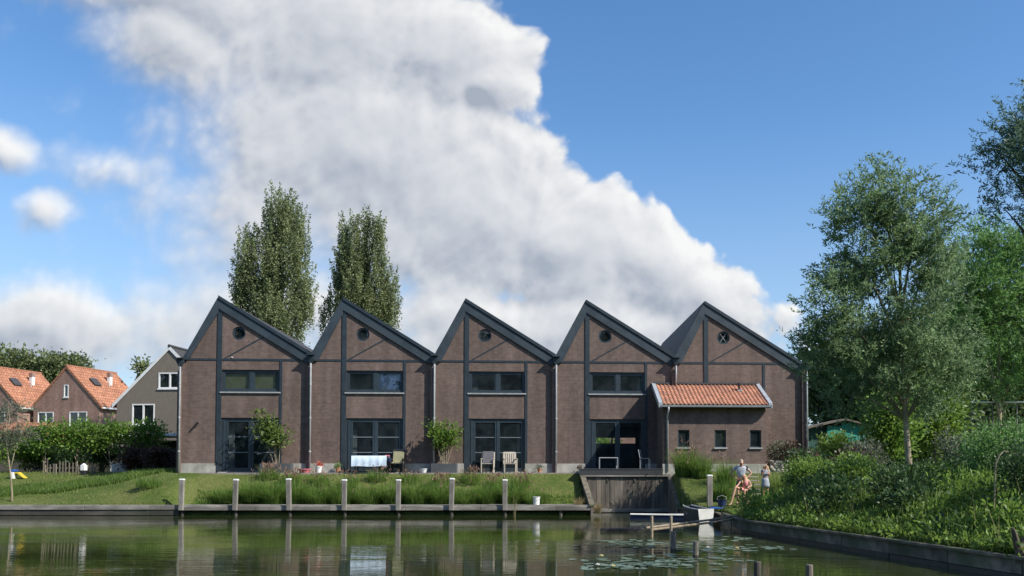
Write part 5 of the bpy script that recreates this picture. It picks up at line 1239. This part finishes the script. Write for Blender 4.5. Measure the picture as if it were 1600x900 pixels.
MB().bev(-.22, .22, -.22, .22, .425, .45, .008).build('seat', 'planter_grey', o); MB().prism_x([(.225, .52), (.245, .52), (.295, .84), (.275, .84)], -.2, .2).build('backrest', 'planter_grey', o)
# seen through the living room: garden behind the building
o = thing('garden_wall', 'red brick garden wall seen through the open living room', 'wall', (5.6, 66, 1.6)); wz = MB().box(-4.5, 5, 0, .25, 0, 3.4); wz.build('wall', 'brick_red', o); MB().bev(-4.55, 5.05, -.04, .29, 3.401, 3.5, .01).build('coping', 'stone_pale', o)
shrub('hedge', 'green hedge seen through the left half of the open living room', 0, 64, 4.5, 3.2, 'leaf_fresh', 160, 20, (.2, .14), .25, base=1.6, x=.6, cat='hedge')

# ------------------------------------------------------------------ left garden
X_ = at(26, 745, 41).x; o = thing('toy_slide', 'small blue and yellow toy slide on the lawn at far left', 'toy', (X_, 41, hgt(X_, 41)), R(10)); o.scale = (.8, .8, .72)
MB().prism_y([(-.05, .34), (.12, .34), (.42, .05), (.5, .02), (.5, .07), (.44, .11), (.14, .42), (-.05, .42)], -.2, .2).build('slide', 'yellow_plastic', o)
MB().bev(-.28, -.052, -.22, .22, 0, .46, .03).build('tower', 'white_plastic', o); MB().bev(-.30, .02, -.24, .24, .462, .60, .05).build('canopy', 'blue_plastic', o)
X_ = at(131, 730, 42).x; o = thing('garden_lantern', 'small white lantern on black base by the picket fence', 'lantern', (X_, 42, hgt(X_, 42))); o.scale = (.85, .85, .85)
MB().bev(-.13, .13, -.13, .13, 0, .26, .02).build('base', 'black_plastic', o); MB().bev(-.14, .14, -.14, .14, .261, .56, .03).build('body', 'white_plastic', o); MB().lathe([(.15, .561), (.02, .66)], 8).build('roof', 'white_plastic', o)
o = thing('picket_fence', 'low fence of uneven wooden sticks on the left lawn', 'fence', (at(105, 740, 42.6).x, 42.6, hgt(at(105, 740, 42.6).x, 42.6)))
for k in range(17):
    x = -1.15 + k * .155 + random.uniform(-.03, .03); hh_ = random.uniform(.45, .78) * (1 if k < 9 else .75); MB().bev(x - .03, x + .03, -.02, .02, -.05, hh_, .01).build('picket', 'wood_plank', o)
MB().bev(-1.2, 1.5, .021, .05, .28, .33, .006).build('rail', 'wood_tan', o)
o = thing('garden_boards', 'pale upright boards between the shrubs right of the lantern', 'fence', (at(188, 735, 43.4).x, 43.4, 1.6))
for k in range(5): MB().bev(-.45 + k * .19, -.45 + k * .19 + .18, 0, .03, 0, .62 + random.uniform(-.05, .05), .006).build('board', 'stone_pale', o)
o = thing('hedge_backdrop_fence', 'dark garden fence behind the pleached trees', 'fence', (-29.5, 46.6, 1.6))
for k in range(44): MB().bev(-5.2 + k * .26, -5.2 + k * .26 + .25, 0, .03, 0, 1.5 + random.uniform(-.03, .03), .006).build('board', 'wood_dark', o)

# ------------------------------------------------------------------ right garden
Y = 47.; a = at(1265, 700, Y).x; b = at(1293, 700, Y).x; c = at(1358, 700, Y).x
o = thing('garden_shed', 'turquoise wooden garden shed with low felt roof behind the bank', 'shed', (a, Y, 1.62), R(4)); wd = c - a; e = b - a
for k in range(14):
    x = e + (wd - e) * k / 14; x1 = e + (wd - e) * (k + 1) / 14; zt_ = 2.78 if 4 < k < 10 else 2.6
    MB().bev(x + .004, x1 - .004, 0, .03, 0, zt_, .005).build('board', 'shed_green', o)
for k in range(6): MB().bev(e * k / 6 + .003, e * (k + 1) / 6 - .003, .25, .28, 0, 2.5, .005).build('board', 'shed_dark', o)
MB().box(e, wd, .032, 2.2, 0, 2.6).build('body', 'shed_dark', o)
mx = e + (wd - e) * .42
MB().prism_y([(-.35, 2.42), (mx, 2.92), (wd + .22, 2.55), (wd + .22, 2.63), (mx, 3.02), (-.35, 2.50)], -.3, 2.4).build('roof', 'roof_felt', o)
frame_mb(e + .42, e + 1.0, 1.72, 2.28, .06, -.03, -.002).build('window', 'shed_green', o); pw = MB().box(e + .48, e + .94, -.012, -.003, 1.78, 2.22).build('window_pane', 'black_plastic', o)
MB().tube([(wd + .05, -.06, .2), (wd + .05, -.06, 2.5)], .035, 8).build('downpipe', 'white_paint', o)
o = thing('netted_frame', 'white topped net frame with posts at the right behind the bank', 'frame', (at(1545, 700, 40).x, 40, 1.65))
for px in (1484, 1518, 1552, 1590, 1640): x = at(px, 700, 40).x - o.location.x; MB().tube([(x, 0, 0), (x, 0, 3.28)], .03, 6).build('post', 'wood_grey', o)
MB().tube([(at(1484, 700, 40).x - o.location.x, 0, 3.3), (at(1640, 700, 40).x - o.location.x, 0, 3.3)], .045, 6).build('top_rail', 'white_paint', o)
wm = MB(); xa_, xb_ = at(1484, 700, 40).x - o.location.x, at(1640, 700, 40).x - o.location.x
for k in range(26): x = xa_ + (xb_ - xa_) * k / 25; wm.tube([(x, 0, .1), (x, 0, 3.28)], .003, 3, False)
for k in range(12): z = .2 + k * .26; wm.tube([(xa_, 0, z), (xb_, 0, z)], .003, 3, False)
wn = wm.build('net', 'wood_grey', o); wn['kind'] = 'stuff'
o = thing('stone_wall', 'low wall of pale stones at the right end of the brick building', 'wall', (at(1232, 730, 39.2).x, 39.2, hgt(at(1232, 730, 39.2).x, 39.2) - .1))
sb = [MB().ball((0, 0, 0), (.10 + .03 * k, .09, .07 + .01 * k), 8, 6) for k in range(3)]; sme = []
for k, q in enumerate(sb): me = bpy.data.meshes.new('stone'); me.from_pydata(q.v, [], q.f); me.materials.append(M['stone_pale']); sme.append(me)
for r in range(5):
    for k in range(9): st = link('stone', random.choice(sme), o); st.location = (-.75 + k * .19 + (r % 2) * .09 + random.uniform(-.02, .02), random.uniform(-.03, .03), .05 + r * .125); st.rotation_euler = (random.uniform(-.3, .3), random.uniform(-.3, .3), random.uniform(0, 3))
p = at(1556, 724, 17.2); o = thing('dead_branch', 'pale bent dead branch sticking out of the weeds near the right edge', 'branch', (p.x, 17.2, p.z - .9))
MB().tube([(-.05, 0, 0), (0, 0, .9), (.08, .0, 1.06), (.17, .02, 1.14), (.30, .03, 1.12), (.44, .04, 1.08)], [.018, .016, .014, .012, .009, .004], 6).build('branch', 'bark_pale', o)
p = at(1603, 850, 14.1); o = thing('driftwood_stump', 'pale weathered stump on the timber edging at the right edge', 'stump', (p.x, 14.3, .38))
MB().tube([(.02, 0, -.1), (0, 0, .12), (-.05, .02, .26), (-.09, .0, .40), (-.12, -.02, .47)], [.10, .08, .06, .045, .02], 8).build('stump', 'bark', o); MB().tube([(.0, 0, .2), (.10, -.05, .34), (.2, -.06, .40)], [.05, .04, .015], 6).build('knot', 'bark', o)
# unseen tree belt behind the viewer, added to darken the reflections in the windows
bl = []
for k in range(22):
    x = -120 + k * 8.4 + random.uniform(-2, 2); y = -44 + random.uniform(-4, 4); hh_ = random.choice((19, 20, 22, 24)) * random.uniform(.9, 1.1)
    bl += [(x, y, hh_ * .62 + 1.5, 5.6, 5, hh_ * .38), (x + 3, y, hh_ * .35, 5.5, 4.5, hh_ * .3), (x - 2, y + 2, 3., 5.5, 4, 3.2)]
o = clump_crown(None, bl, 7000, 14, 1.2, (1.3, 1.0), 'leaf_dark', .6, 'added_tree_belt')
tag(o, 'unseen belt of dark trees on the near bank, added to darken the window reflections', 'trees', kind='stuff')
# hedge closing the view under the dark trees
hx0, hx1 = at(1262, 700, 53).x, at(1700, 700, 53).x
o = thing('boundary_hedge', 'dark hedge behind the green shed and under the dark trees', 'hedge', ((hx0 + hx1) / 2, 53, 1.55))
w_ = hx1 - hx0; hb = [(-w_ / 2 + w_ * (k + .5) / 14, random.uniform(-.3, .3), 1.5, w_ / 22, .8, random.uniform(1.5, 2.1)) for k in range(14)]
clump_crown(o, hb, 700, 20, .35, (.26, .18), 'leaf_dark', .55, 'foliage')
m = MB()
for k in range(14): x = -w_ / 2 + w_ * (k + .5) / 14; m.tube([(x, 0, -.1), (x + .1, 0, 1.6)], [.06, .03], 5)
m.build('stems', 'bark', o)
